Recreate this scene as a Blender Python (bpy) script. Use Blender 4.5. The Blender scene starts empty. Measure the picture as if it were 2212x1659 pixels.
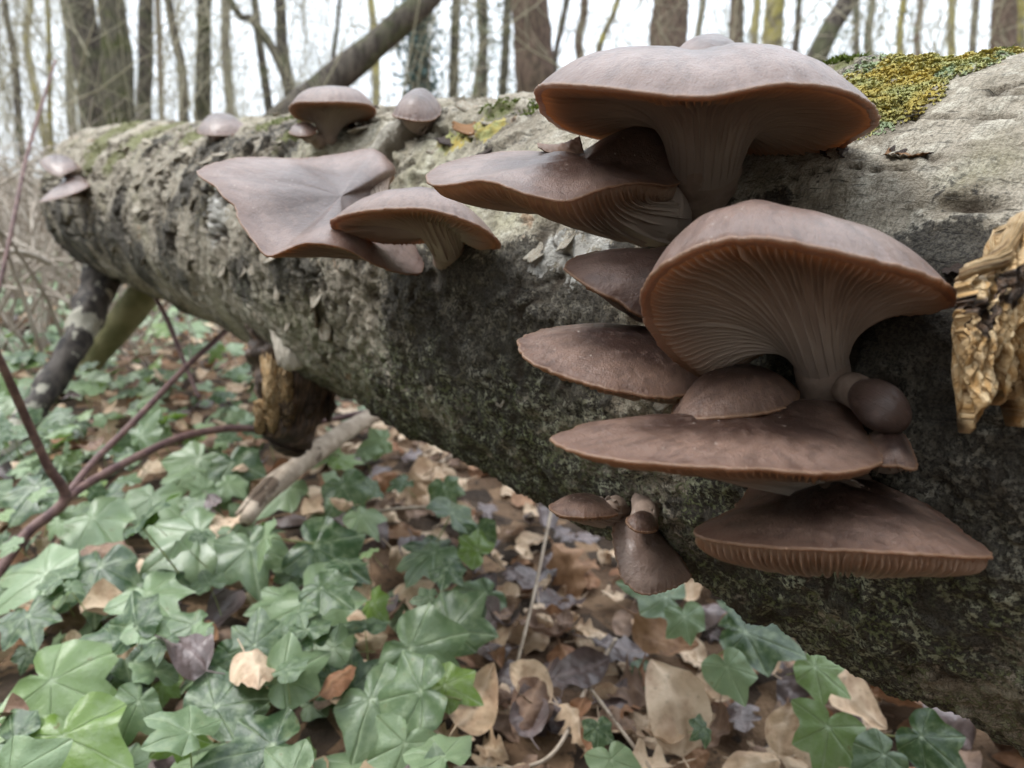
import bpy, math, random
import numpy as np
from mathutils import Vector

# ------------------------------------------------------------------ camera, sky, sun, exposure
SC = bpy.context.scene
COL = SC.collection
CAM_H = 0.50
PITCH = math.radians(14.5)
F, CU, CV = 1660.0, 1106.0, 829.5          # focal length and centre for a 2212 x 1659 reading of the photograph
cam_d = bpy.data.cameras.new('camera')
cam_d.sensor_width = 36.0
cam_d.lens = 36.0 * F / 2212.0
cam_d.clip_start = 0.01
cam_d.clip_end = 500.0
cam_d.dof.use_dof = True
cam_d.dof.focus_distance = 0.33
cam_d.dof.aperture_fstop = 11.5
cam = bpy.data.objects.new('camera', cam_d)
cam.location = (0, 0, CAM_H)
cam.rotation_euler = (math.pi / 2 - PITCH, 0, 0)
COL.objects.link(cam)
SC.camera = cam

SUN_EL, SUN_AZ = math.radians(58), math.radians(-80)
world = bpy.data.worlds.new('World')
SC.world = world
world.use_nodes = True
wn = world.node_tree
wn.nodes.clear()
sky = wn.nodes.new('ShaderNodeTexSky')
sky.sky_type = 'NISHITA'
sky.sun_disc = False
sky.sun_elevation = SUN_EL
sky.sun_rotation = SUN_AZ
sky.dust_density = 4.0
ovc = wn.nodes.new('ShaderNodeMix')
ovc.data_type = 'RGBA'
ovc.inputs[0].default_value = 0.9                       # an even overcast veil over the blue
tcw = wn.nodes.new('ShaderNodeTexCoord')
sxyz = wn.nodes.new('ShaderNodeSeparateXYZ')
wn.links.new(tcw.outputs['Generated'], sxyz.inputs[0])
cie = wn.nodes.new('ShaderNodeMapRange')                # the standard overcast sky: (1 + 2 sin elevation) / 3
cie.inputs[1].default_value, cie.inputs[2].default_value = 0.0, 1.0
cie.inputs[3].default_value, cie.inputs[4].default_value = 1 / 3, 1.0
wn.links.new(sxyz.outputs[2], cie.inputs[0])
cloud = wn.nodes.new('ShaderNodeVectorMath')
cloud.operation = 'SCALE'
cloud.inputs[0].default_value = (17.0, 18.5, 20.2)
wn.links.new(cie.outputs[0], cloud.inputs['Scale'])
wn.links.new(cloud.outputs[0], ovc.inputs[7])
wn.links.new(sky.outputs[0], ovc.inputs[6])
bg = wn.nodes.new('ShaderNodeBackground')
bg.inputs[1].default_value = 0.10
wn.links.new(ovc.outputs[2], bg.inputs[0])
wo = wn.nodes.new('ShaderNodeOutputWorld')
wn.links.new(bg.outputs[0], wo.inputs[0])
sun_d = bpy.data.lights.new('sun', 'SUN')
sun_d.energy = 1.4
sun_d.angle = math.radians(18)
sun_d.color = (1.0, 0.98, 0.95)
sun = bpy.data.objects.new('sun', sun_d)
sd = Vector((math.sin(SUN_AZ) * math.cos(SUN_EL), math.cos(SUN_AZ) * math.cos(SUN_EL), math.sin(SUN_EL)))
sun.rotation_euler = sd.to_track_quat('Z', 'Y').to_euler()
COL.objects.link(sun)
SC.view_settings.view_transform = 'Standard'
SC.view_settings.look = 'None'
SC.view_settings.gamma = 1.0
SC.view_settings.exposure = 1.32
SC.view_settings.use_curve_mapping = False
SC.render.engine = 'CYCLES'
SC.cycles.use_denoising = True
SC.cycles.max_bounces = 6
SC.cycles.diffuse_bounces = 4
SC.cycles.transparent_max_bounces = 4

RNG = np.random.default_rng(7)
random.seed(7)

# ------------------------------------------------------------------ helpers: pixels, noise, meshes, things
cp, sp = math.cos(PITCH), math.sin(PITCH)
CAM = np.array([0, 0, CAM_H])
RIGHT, UP, FWD = np.array([1., 0, 0]), np.array([0, sp, cp]), np.array([0, cp, -sp])

def raydir(u, v):
    return (u - CU) / F * RIGHT + (CV - v) / F * UP + FWD

def at(u, v, dep):
    return CAM + dep * raydir(u, v)

def on_z(u, v, z):
    r = raydir(u, v)
    return CAM + r * ((z - CAM_H) / r[2])

def proj(P):
    q = np.asarray(P) - CAM
    x, y, z = q @ RIGHT, q @ UP, q @ FWD
    return CU + F * x / z, CV - F * y / z, z

_pr = np.random.default_rng(3)
_perm = _pr.permutation(4096).astype(np.int64)
_grad = _pr.normal(size=(4096, 3))
_grad /= np.linalg.norm(_grad, axis=1)[:, None]
_rnd3 = _pr.random((4096, 3))

def _h(i, j, k):
    return _perm[(_perm[(_perm[i & 4095] + j) & 4095] + k) & 4095]

def pn(P):
    P = np.asarray(P, float)
    i = np.floor(P).astype(np.int64)
    f = P - i
    w = f * f * f * (f * (f * 6 - 15) + 10)
    out = np.zeros(len(P))
    for a in (0, 1):
        for b in (0, 1):
            for c in (0, 1):
                g = _grad[_h(i[:, 0] + a, i[:, 1] + b, i[:, 2] + c)]
                d = (g * (f - np.array([a, b, c]))).sum(1)
                out += d * (w[:, 0] if a else 1 - w[:, 0]) * (w[:, 1] if b else 1 - w[:, 1]) * (w[:, 2] if c else 1 - w[:, 2])
    return out * 1.5

def fbm(P, octs=4, gain=0.5):
    P = np.asarray(P, float)
    o, a = np.zeros(len(P)), 1.0
    for k in range(octs):
        o += a * pn(P * 2 ** k + 17.3 * k)
        a *= gain
    return o

def worley(P):
    """distance to the nearest and second nearest feature point, and the id of the nearest cell"""
    P = np.asarray(P, float)
    i = np.floor(P).astype(np.int64)
    d1 = np.full(len(P), 9.0)
    d2 = np.full(len(P), 9.0)
    cid = np.zeros(len(P), np.int64)
    for a in (-1, 0, 1):
        for b in (-1, 0, 1):
            for c in (-1, 0, 1):
                h = _h(i[:, 0] + a, i[:, 1] + b, i[:, 2] + c)
                q = i + np.array([a, b, c]) + _rnd3[h]
                d = np.linalg.norm(P - q, axis=1)
                n = d < d1
                d2 = np.where(n, d1, np.minimum(d2, d))
                cid = np.where(n, h, cid)
                d1 = np.where(n, d, d1)
    return d1, d2, cid

def sst(a, b, x):
    t = np.clip((x - a) / (b - a), 0, 1)
    return t * t * (3 - 2 * t)

def mesh(name, V, faces, mats=None, smooth=True, attrs=None):
    """faces: int array (n,3) or (n,4), or a list of such arrays"""
    me = bpy.data.meshes.new(name)
    V = np.asarray(V, np.float32)
    fl = faces if isinstance(faces, list) else [faces]
    fl = [np.asarray(f, np.int32) for f in fl if len(f)]
    loops = np.concatenate([f.ravel() for f in fl])
    tot = np.concatenate([np.full(len(f), f.shape[1], np.int32) for f in fl])
    start = np.concatenate([[0], np.cumsum(tot)[:-1]]).astype(np.int32)
    me.vertices.add(len(V))
    me.vertices.foreach_set('co', V.ravel())
    me.loops.add(len(loops))
    me.loops.foreach_set('vertex_index', loops)
    me.polygons.add(len(tot))
    me.polygons.foreach_set('loop_start', start)
    me.update(calc_edges=True)
    me.polygons.foreach_set('use_smooth', np.full(len(tot), smooth))
    if attrs:
        for k, a in attrs.items():
            a = np.asarray(a, np.float32)
            if a.ndim == 1:
                at_ = me.attributes.new(k, 'FLOAT', 'POINT')
                at_.data.foreach_set('value', a)
            else:
                at_ = me.attributes.new(k, 'FLOAT_VECTOR', 'POINT')
                at_.data.foreach_set('vector', a.ravel())
    if mats:
        me.materials.append(mats)
    me.update()
    return me

def obj(name, me, parent=None, loc=None):
    o = bpy.data.objects.new(name, me)
    COL.objects.link(o)
    if parent:
        o.parent = parent
    if loc is not None:
        o.location = loc
    return o

def tag(o, label=None, cat=None, group=None, kind=None):
    if label: o['label'] = label
    if cat: o['category'] = cat
    if group: o['group'] = group
    if kind: o['kind'] = kind
    return o

def empty(name, loc, label, cat, group=None):
    o = bpy.data.objects.new(name, None)
    o.empty_display_size = 0.02
    COL.objects.link(o)
    o.location = loc
    return tag(o, label, cat, group)

def grid_faces(nr, nc, wrap=False, off=0):
    r = np.arange(nr - 1)[:, None]
    c = np.arange(nc if wrap else nc - 1)[None, :]
    c2 = (c + 1) % nc
    a, b, d, e = r * nc + c, r * nc + c2, (r + 1) * nc + c2, (r + 1) * nc + c
    return np.stack([x.ravel() for x in (a + 0 * c, b + 0 * r, d + 0 * r, e + 0 * r)], 1) + off

def spline(P, n, closed=False):
    """Catmull-Rom through P, resampled evenly by length"""
    P = np.asarray(P, float)
    m = len(P)
    K = 24
    segs = m if closed else m - 1
    out = []
    for i in range(segs):
        if closed:
            p0, p1, p2, p3 = P[(i - 1) % m], P[i], P[(i + 1) % m], P[(i + 2) % m]
        else:
            p0, p1, p2, p3 = P[max(i - 1, 0)], P[i], P[i + 1], P[min(i + 2, m - 1)]
        t = (np.arange(K) / K)[:, None]
        out.append(0.5 * (2 * p1 + (p2 - p0) * t + (2 * p0 - 5 * p1 + 4 * p2 - p3) * t ** 2 + (3 * p1 - p0 - 3 * p2 + p3) * t ** 3))
    D = np.concatenate(out + [(P[:1] if closed else P[-1:])])
    L = np.concatenate([[0], np.cumsum(np.linalg.norm(np.diff(D[:, :3], axis=0), axis=1))])
    s = np.linspace(0, L[-1], n, endpoint=not closed)
    return np.stack([np.interp(s, L, D[:, k]) for k in range(D.shape[1])], 1)

def tube(pts, radii, ns=8, nl=None, rough=0.0, rscale=30.0, seed=0.0, cap=True, groove=0.0):
    """V, faces, and (length, around, radius) coordinates of a tapered, uneven tube"""
    pts = np.asarray(pts, float)
    radii = np.broadcast_to(np.asarray(radii, float), (len(pts),))
    nl = nl or len(pts) * 4
    S = spline(np.c_[pts, radii], nl)
    C, R = S[:, :3], S[:, 3]
    T = np.gradient(C, axis=0)
    T /= np.linalg.norm(T, axis=1)[:, None] + 1e-12
    ref = np.array([0.31, 0.2, 0.93]) if abs(T[0, 2]) < 0.8 else np.array([0.9, 0.3, 0.1])
    A = np.cross(T, ref); A /= np.linalg.norm(A, axis=1)[:, None]
    B = np.cross(T, A)
    th = np.arange(ns) / ns * 2 * np.pi
    L = np.concatenate([[0], np.cumsum(np.linalg.norm(np.diff(C, axis=0), axis=1))])
    dirs = A[:, None] * np.cos(th)[None, :, None] + B[:, None] * np.sin(th)[None, :, None]
    V = C[:, None] + dirs * R[:, None, None]
    if rough:
        q = V.reshape(-1, 3) * rscale + seed
        dsp = fbm(q, 3).reshape(nl, ns) * rough
        V = V + dirs * (dsp * R[:, None])[..., None]
    if groove:
        q = np.stack([np.cos(th)[None] * 3 + 0 * L[:, None], np.sin(th)[None] * 3 + 0 * L[:, None], L[:, None] * 3 + 0 * th[None]], 2).reshape(-1, 3) + seed
        V = V + dirs * (np.abs(pn(q * 1.5)).reshape(nl, ns) * groove * R[:, None])[..., None]
    lc = np.stack([np.repeat(L, ns), np.tile(th, nl), np.repeat(R, ns)], 1)
    V = V.reshape(-1, 3)
    fs = [grid_faces(nl, ns, True)]
    if cap:
        V = np.concatenate([V, C[:1], C[-1:]])
        lc = np.concatenate([lc, [[0, 0, 0], [L[-1], 0, 0]]])
        k = np.arange(ns)
        n0 = nl * ns
        fs.append(np.stack([(k + 1) % ns, k, np.full(ns, n0)], 1))
        fs.append(np.stack([(nl - 1) * ns + k, (nl - 1) * ns + (k + 1) % ns, np.full(ns, n0 + 1)], 1))
    return V, fs, lc

def join(parts):
    """parts: list of (V, faces or list of faces, attrs dict) -> one V, faces list, attrs"""
    Vs, fq, ft, at_, n = [], [], [], {}, 0
    for V, fs, a in parts:
        for f in (fs if isinstance(fs, list) else [fs]):
            f = np.asarray(f)
            if len(f):
                (fq if f.shape[1] == 4 else ft).append(f + n)
        Vs.append(V)
        for k, x in a.items():
            at_.setdefault(k, []).append(x)
        n += len(V)
    fl = []
    if fq: fl.append(np.concatenate(fq))
    if ft: fl.append(np.concatenate(ft))
    return np.concatenate(Vs), fl, {k: np.concatenate(x) for k, x in at_.items()}

# ------------------------------------------------------------------ materials
class G:
    def __init__(s, name):
        s.m = bpy.data.materials.new(name)
        s.m.use_nodes = True
        s.t = s.m.node_tree
        s.t.nodes.clear()
        s.out = s.t.nodes.new('ShaderNodeOutputMaterial')
    def n(s, typ, ins=None, **kw):
        nd = s.t.nodes.new('ShaderNode' + typ)
        for k, v in kw.items():
            setattr(nd, k, v)
        for k, v in (ins or {}).items():
            s.put(nd.inputs[k], v)
        return nd
    def put(s, sock, v):
        if isinstance(v, bpy.types.NodeSocket):
            s.t.links.new(v, sock)
        else:
            if isinstance(v, tuple) and len(v) == 3 and sock.type == 'RGBA':
                v = v + (1,)
            sock.default_value = v
    def attr(s, name, vec=False):
        nd = s.n('Attribute', attribute_name=name)
        return nd.outputs['Vector' if vec else 'Fac']
    def math(s, op, a, b=None, c=None, clamp=False):
        nd = s.n('Math', operation=op, use_clamp=clamp)
        s.put(nd.inputs[0], a)
        if b is not None: s.put(nd.inputs[1], b)
        if c is not None: s.put(nd.inputs[2], c)
        return nd.outputs[0]
    def vscale(s, v, sc):
        nd = s.n('VectorMath', operation='MULTIPLY')
        s.put(nd.inputs[0], v); s.put(nd.inputs[1], sc)
        return nd.outputs[0]
    def noise(s, v, scale, detail=4, rough=0.55, dist=0.0, color=False):
        nd = s.n('TexNoise', {'Vector': v, 'Scale': scale, 'Detail': detail, 'Roughness': rough, 'Distortion': dist})
        return nd.outputs['Color' if color else 'Fac']
    def voro(s, v, scale, feature='F1', out='Distance'):
        nd = s.n('TexVoronoi', {'Vector': v, 'Scale': scale}, feature=feature)
        return nd.outputs[out]
    def ramp(s, f, a, b, lo=0.0, hi=1.0):
        nd = s.n('MapRange', {0: f, 1: a, 2: b, 3: lo, 4: hi}, interpolation_type='SMOOTHSTEP')
        return nd.outputs[0]
    def mix(s, f, a, b, mode='MIX'):
        nd = s.n('Mix', data_type='RGBA', blend_type=mode)
        s.put(nd.inputs[0], f); s.put(nd.inputs[6], a); s.put(nd.inputs[7], b)
        return nd.outputs[2]
    def hsv(s, col, h=0.5, sa=1.0, v=1.0):
        return s.n('HueSaturation', {'Hue': h, 'Saturation': sa, 'Value': v, 'Color': col}).outputs[0]
    def bump(s, h, dist, strength=1.0, normal=None):
        ins = {'Height': h, 'Distance': dist, 'Strength': strength}
        if normal is not None: ins['Normal'] = normal
        return s.n('Bump', ins).outputs[0]
    def done(s, shader):
        s.t.links.new(shader, s.out.inputs[0])
        return s.m
    def bsdf(s, col, rough=0.8, normal=None, spec=0.3, **kw):
        ins = {'Base Color': col, 'Roughness': rough, 'Specular IOR Level': spec}
        if normal is not None: ins['Normal'] = normal
        ins.update(kw)
        return s.n('BsdfPrincipled', ins).outputs[0]

def mat_log():
    g = G('log_bark')
    lc = g.attr('lc', True)
    dk, lich, moss, pit_dark, top, cr, pale, cream = (g.attr(k) for k in ('dk', 'lich', 'moss', 'pit_dark', 'smoothb', 'crust', 'pale', 'cream'))
    n1 = g.noise(lc, 22, 5)
    n2 = g.noise(lc, 70, 6, 0.65)
    n3 = g.noise(g.vscale(lc, (900, 160, 1)), 1.0, 4, 0.6)            # short streaks around the stem
    n4 = g.noise(lc, 260, 5, 0.7)
    n5 = g.noise(g.vscale(lc, (60, 420, 1)), 1.0, 4, 0.6)             # fissures along the stem
    col = g.mix(g.ramp(n1, 0.35, 0.65), (0.22, 0.185, 0.135), (0.40, 0.35, 0.275))
    col = g.mix(g.math('MULTIPLY', g.ramp(n2, 0.48, 0.62), 0.7), col, (0.50, 0.46, 0.375))
    col = g.mix(g.math('MULTIPLY', g.ramp(g.noise(lc, 9, 4), 0.52, 0.66), 0.35), col, (0.29, 0.275, 0.15))
    col = g.mix(g.math('MULTIPLY', cream, 0.6), col, g.mix(g.ramp(n2, 0.35, 0.65), (0.42, 0.40, 0.25), (0.58, 0.56, 0.42)))
    col = g.mix(g.math('MULTIPLY', g.ramp(n3, 0.48, 0.66), 0.6), col, (0.13, 0.115, 0.085))
    col = g.mix(g.math('MULTIPLY', g.ramp(n5, 0.58, 0.68), 0.75), col, (0.10, 0.09, 0.07))
    col = g.mix(g.math('MULTIPLY', g.ramp(g.noise(lc, 35, 3), 0.66, 0.72), 0.7), col, (0.33, 0.19, 0.10))
    n8 = g.noise(lc, 820, 4, 0.7)
    col = g.mix(g.math('MULTIPLY', g.ramp(n8, 0.5, 0.62), 0.5), col, (0.10, 0.085, 0.06))
    col = g.mix(g.math('MULTIPLY', g.ramp(n8, 0.45, 0.36), 0.35), col, (0.48, 0.43, 0.35))
    # tiny black fruiting dots, then algae blackening that also carries painted belly shade
    dots = g.ramp(g.voro(lc, 190), 0.16, 0.1)
    dots = g.math('MULTIPLY', dots, g.ramp(n1, 0.5, 0.6))
    col = g.mix(g.math('MULTIPLY', dots, 0.8), col, (0.05, 0.04, 0.035))
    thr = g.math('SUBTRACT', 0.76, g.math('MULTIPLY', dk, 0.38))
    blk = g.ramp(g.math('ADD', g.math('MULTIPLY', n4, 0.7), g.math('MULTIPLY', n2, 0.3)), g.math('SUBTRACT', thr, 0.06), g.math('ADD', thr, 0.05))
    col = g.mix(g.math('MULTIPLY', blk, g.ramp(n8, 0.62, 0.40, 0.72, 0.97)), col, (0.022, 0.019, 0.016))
    # grey green crust lichen on the flank
    n6 = g.noise(lc, 400, 5, 0.7)
    n7 = g.noise(lc, 45, 4, 0.6)
    cl = g.math('MULTIPLY', g.ramp(n6, 0.47, 0.55), g.ramp(n7, 0.36, 0.54))
    ccol = g.mix(g.ramp(n2, 0.4, 0.6), (0.165, 0.18, 0.085), (0.37, 0.375, 0.265))
    sepl = g.n('SeparateXYZ', {0: lc})
    low = g.ramp(g.math('ADD', sepl.outputs[1], g.math('MULTIPLY', g.math('SUBTRACT', n1, 0.5), 0.12)), -0.03, -0.09)
    ccol = g.mix(low, g.mix(g.ramp(n2, 0.4, 0.6), (0.20, 0.175, 0.13), (0.40, 0.36, 0.28)), ccol)
    cl = g.math('MULTIPLY', cl, g.ramp(low, 0.0, 1.0, 0.55, 1.0))
    col = g.mix(g.math('MULTIPLY', cl, cr), col, ccol)
    pm = g.ramp(g.math('ADD', pale, g.math('MULTIPLY', g.math('SUBTRACT', n4, 0.5), 1.6)), 0.45, 0.6)
    col = g.mix(g.math('MULTIPLY', pm, 0.75), col, g.mix(n2, (0.40, 0.39, 0.36), (0.66, 0.64, 0.59)))
    # near-black brown tone in pits, cracks and missing plates
    col = g.mix(pit_dark, col, g.mix(n2, (0.016, 0.012, 0.009), (0.075, 0.052, 0.032)))
    # yellow lichen, moss
    lm = g.ramp(g.math('ADD', lich, g.math('MULTIPLY', g.math('SUBTRACT', n4, 0.5), 1.2)), 0.42, 0.55)
    lcol = g.mix(g.ramp(n2, 0.4, 0.62), (0.30, 0.30, 0.12), (0.40, 0.30, 0.075))
    lcol = g.mix(g.ramp(n1, 0.52, 0.62), lcol, (0.36, 0.42, 0.27))
    col = g.mix(lm, col, lcol)
    mm = g.ramp(g.math('ADD', moss, g.math('MULTIPLY', g.math('SUBTRACT', n2, 0.5), 1.6)), 0.4, 0.6)
    col = g.mix(g.math('MULTIPLY', mm, 0.8), col, g.mix(n4, (0.075, 0.085, 0.025), (0.19, 0.19, 0.07)))
    h = g.math('ADD', g.math('MULTIPLY', n4, 0.8), g.math('MULTIPLY', n2, 1.2))
    h = g.math('ADD', h, g.math('MULTIPLY', cl, g.math('MULTIPLY', cr, 0.5)))
    h = g.math('ADD', h, g.math('MULTIPLY', n8, 0.35))
    h = g.math('SUBTRACT', h, g.math('MULTIPLY', g.ramp(n5, 0.6, 0.72), 0.4))
    nb = g.bump(h, 0.0034, 1.0)
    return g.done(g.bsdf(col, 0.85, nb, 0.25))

def mat_cap(name, dark, pale, gloss=0.28):
    g = G(name)
    tc = g.n('TexCoord').outputs['Object']
    rad, ang = g.attr('rad'), g.attr('pol', True)
    n1 = g.noise(tc, 45, 4)
    n2 = g.noise(tc, 260, 4, 0.6)
    n3 = g.noise(g.vscale(ang, (9, 9, 1.5)), 1.0, 4, 0.6)
    n4 = g.noise(g.vscale(ang, (70, 70, 3)), 1.0, 3, 0.6)             # fine radial fibrils
    f = g.math('ADD', g.ramp(rad, 0.15, 0.98), g.math('MULTIPLY', g.math('SUBTRACT', n1, 0.5), 0.7))
    col = g.mix(g.ramp(f, 0.25, 1.0), dark, pale)
    col = g.mix(g.math('MULTIPLY', g.ramp(n3, 0.42, 0.68), 0.5), col, dark)
    col = g.mix(g.math('MULTIPLY', g.ramp(n2, 0.5, 0.68), 0.3), col, (0.185, 0.118, 0.092))
    col = g.mix(g.math('MULTIPLY', g.math('MULTIPLY', g.ramp(n4, 0.5, 0.66), g.ramp(rad, 0.3, 0.9)), 0.2), col, dark)
    spk = g.math('MULTIPLY', g.ramp(g.voro(tc, 230), 0.13, 0.07), g.ramp(n1, 0.54, 0.6))
    col = g.mix(g.math('MULTIPLY', spk, 0.7), col, (0.42, 0.36, 0.31))
    edge = g.ramp(g.math('ADD', rad, g.math('MULTIPLY', g.math('SUBTRACT', n2, 0.5), 0.02)), 0.975, 1.0)
    col = g.mix(g.math('MULTIPLY', edge, 0.6), col, (0.27, 0.155, 0.085))
    h = g.math('ADD', g.math('MULTIPLY', n2, 0.5), g.math('MULTIPLY', g.noise(tc, 700, 3), 0.25))
    h = g.math('ADD', h, g.math('MULTIPLY', n3, 0.4))
    h = g.math('ADD', h, g.math('MULTIPLY', g.math('MULTIPLY', n4, rad), 0.5))
    nb = g.bump(h, 0.0017, 0.75)
    b = g.bsdf(col, g.math('ADD', gloss, g.math('MULTIPLY', n2, 0.2)), nb, 0.42, **{
        'Subsurface Weight': 0.08, 'Subsurface Radius': (0.006, 0.003, 0.0015), 'Subsurface Scale': 0.6,
        'Coat Weight': 0.15, 'Coat Roughness': 0.22})
    tr = g.n('BsdfTranslucent', {'Color': (0.75, 0.36, 0.16)}).outputs[0]
    mx = g.n('MixShader', {0: g.math('MULTIPLY', g.ramp(rad, 0.8, 1.0), 0.22)})
    g.t.links.new(b, mx.inputs[1]); g.t.links.new(tr, mx.inputs[2])
    return g.done(mx.outputs[0])

def mat_gill(name='mushroom_gills'):
    g = G(name)
    rad, rdg = g.attr('rad'), g.attr('rdg')
    tc = g.n('TexCoord').outputs['Object']
    n = g.noise(tc, 120, 4)
    col = g.mix(g.ramp(rad, 0.2, 1.0), (0.36, 0.295, 0.245), (0.28, 0.195, 0.14))
    col = g.mix(g.math('MULTIPLY', n, 0.25), col, (0.16, 0.11, 0.085))
    col = g.mix(g.ramp(rad, 0.22, 0.0), col, (0.27, 0.212, 0.175))
    b = g.bsdf(col, 0.6, None, 0.3)
    tr = g.n('BsdfTranslucent', {'Color': (0.90, 0.52, 0.26)}).outputs[0]
    mx = g.n('MixShader', {0: g.ramp(rad, 0.6, 1.0, 0.03, 0.34)})
    g.t.links.new(b, mx.inputs[1]); g.t.links.new(tr, mx.inputs[2])
    return g.done(mx.outputs[0])

def mat_simple(name, c1, c2, scale, rough=0.8, bump=0.0, spec=0.3, c3=None, coord='Object', stretch=(1, 1, 1), sat_rand=0.0):
    g = G(name)
    tc = g.vscale(g.n('TexCoord').outputs[coord] if coord != 'lc' else g.attr('lc', True), stretch)
    n = g.noise(tc, scale, 5, 0.6)
    col = g.mix(g.ramp(n, 0.35, 0.65), c1, c2)
    if c3 is not None:
        col = g.mix(g.ramp(g.noise(tc, scale * 0.37, 4, 0.6), 0.54, 0.58), col, c3)
    nb = g.bump(n, bump, 1.0) if bump else None
    return g.done(g.bsdf(col, rough, nb, spec))

def rnd_socket(g):
    r = g.n('ObjectInfo').outputs['Random']
    return g.math('FRACT', g.math('ADD', r, g.attr('rnd')))

def mat_ivy():
    g = G('ivy_leaf')
    r = rnd_socket(g)
    vein, lp = g.attr('vein'), g.attr('lp', True)
    off = g.n('VectorMath', operation='ADD')
    g.put(off.inputs[0], lp)
    cmb = g.n('CombineXYZ', {0: g.math('MULTIPLY', r, 37.0), 1: g.math('MULTIPLY', r, 91.0), 2: 0.0})
    g.put(off.inputs[1], cmb.outputs[0])
    n = g.noise(off.outputs[0], 5.0, 5, 0.6)
    n2 = g.noise(off.outputs[0], 22.0, 3, 0.6)
    base = g.mix(g.ramp(r, 0.15, 0.8), (0.036, 0.072, 0.030), (0.225, 0.305, 0.165))
    base = g.mix(g.ramp(r, 0.86, 0.93), base, (0.15, 0.235, 0.045))
    base = g.mix(g.math('MULTIPLY', g.ramp(n, 0.42, 0.68), 0.55), base, (0.27, 0.34, 0.19))
    base = g.mix(g.math('MULTIPLY', g.ramp(n2, 0.6, 0.75), 0.3), base, (0.03, 0.065, 0.025))
    base = g.mix(g.math('MULTIPLY', g.ramp(n, 0.66, 0.72), 0.7), base, (0.15, 0.105, 0.045))
    col = g.mix(g.math('MULTIPLY', vein, 0.75), base, (0.44, 0.52, 0.34))
    nb = g.bump(g.math('ADD', n2, g.math('MULTIPLY', vein, -1.2)), 0.0008, 0.7)
    b = g.bsdf(col, g.math('ADD', 0.20, g.math('MULTIPLY', n, 0.25)), nb, 0.5)
    tr = g.n('BsdfTranslucent', {'Color': g.mix(0.5, base, (0.20, 0.36, 0.04))}).outputs[0]
    mx = g.n('MixShader', {0: 0.28})
    g.t.links.new(b, mx.inputs[1]); g.t.links.new(tr, mx.inputs[2])
    return g.done(mx.outputs[0])

def mat_dead(name, ca, cb, cc, rough=0.6, spec=0.35):
    g = G(name)
    r = rnd_socket(g)
    vein, lp = g.attr('vein'), g.attr('lp', True)
    off = g.n('VectorMath', operation='ADD')
    g.put(off.inputs[0], lp)
    cmb = g.n('CombineXYZ', {0: g.math('MULTIPLY', r, 53.0), 1: g.math('MULTIPLY', r, 17.0), 2: 0.0})
    g.put(off.inputs[1], cmb.outputs[0])
    n = g.noise(off.outputs[0], 2.6, 6, 0.62)
    n2 = g.noise(off.outputs[0], 14.0, 4, 0.6)
    col = g.mix(r, ca, cb)
    col = g.mix(g.math('MULTIPLY', g.ramp(n, 0.42, 0.66), 0.75), col, cc)
    col = g.mix(g.math('MULTIPLY', g.ramp(n2, 0.58, 0.72), 0.5), col, (0.05, 0.032, 0.02))
    col = g.mix(g.math('MULTIPLY', vein, 0.7), col, cb)
    nb = g.bump(g.math('ADD', n2, g.math('MULTIPLY', vein, 1.0)), 0.0012, 0.8)
    b = g.bsdf(col, rough, nb, spec)
    tr = g.n('BsdfTranslucent', {'Color': col}).outputs[0]
    mx = g.n('MixShader', {0: 0.15})
    g.t.links.new(b, mx.inputs[1]); g.t.links.new(tr, mx.inputs[2])
    return g.done(mx.outputs[0])

def mat_trunk(name, ca, cb, moss=(0.07, 0.085, 0.03), mossy=0.4, lichen=None):
    g = G(name)
    tc = g.n('TexCoord').outputs['Object']
    n = g.noise(g.vscale(tc, (1, 1, 0.25)), 30, 5, 0.65)
    n2 = g.noise(tc, 4, 4, 0.6)
    col = g.mix(g.ramp(n, 0.35, 0.65), ca, cb)
    col = g.mix(g.math('MULTIPLY', g.ramp(n2, 0.48, 0.62), mossy), col, moss)
    if lichen:
        col = g.mix(g.ramp(g.noise(tc, 9, 4, 0.6), 0.42, 0.55), col, lichen)
    return g.done(g.bsdf(col, 0.9, g.bump(n, 0.02, 0.8), 0.15))

M_LOG = mat_log()
M_CAP = mat_cap('mushroom_cap', (0.066, 0.038, 0.029), (0.180, 0.117, 0.093))
M_CAP2 = mat_cap('mushroom_cap_dark', (0.032, 0.0165, 0.012), (0.180, 0.110, 0.081), 0.26)  # dark centre: deeper pigment plus shade painted into the colour
M_CAP3 = mat_cap('mushroom_cap_pale', (0.17, 0.115, 0.092), (0.30, 0.215, 0.175), 0.34)
M_GILL = mat_gill()
M_STEM = mat_simple('mushroom_stem', (0.21, 0.15, 0.115), (0.29, 0.215, 0.17), 90, 0.65, 0.0008)
M_FUZZ = mat_simple('pale_old_stem', (0.20, 0.18, 0.145), (0.33, 0.305, 0.255), 60, 0.85, 0.004, c3=(0.11, 0.09, 0.065))
M_IVY = mat_ivy()
M_PET = mat_simple('ivy_petiole', (0.20, 0.26, 0.09), (0.30, 0.30, 0.13), 60, 0.5)
M_DTAN = mat_dead('dead_leaf_tan', (0.52, 0.36, 0.225), (0.68, 0.53, 0.38), (0.33, 0.20, 0.12))
M_DBRN = mat_dead('dead_leaf_brown', (0.17, 0.098, 0.065), (0.29, 0.19, 0.13), (0.095, 0.055, 0.038))
M_DORG = mat_dead('dead_leaf_orange', (0.25, 0.115, 0.055), (0.33, 0.185, 0.10), (0.15, 0.065, 0.03))
M_DGRY = mat_dead('dead_leaf_wet_grey', (0.075, 0.052, 0.050), (0.23, 0.175, 0.165), (0.05, 0.032, 0.028), 0.30, 0.5)
M_ROT = None

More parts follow.
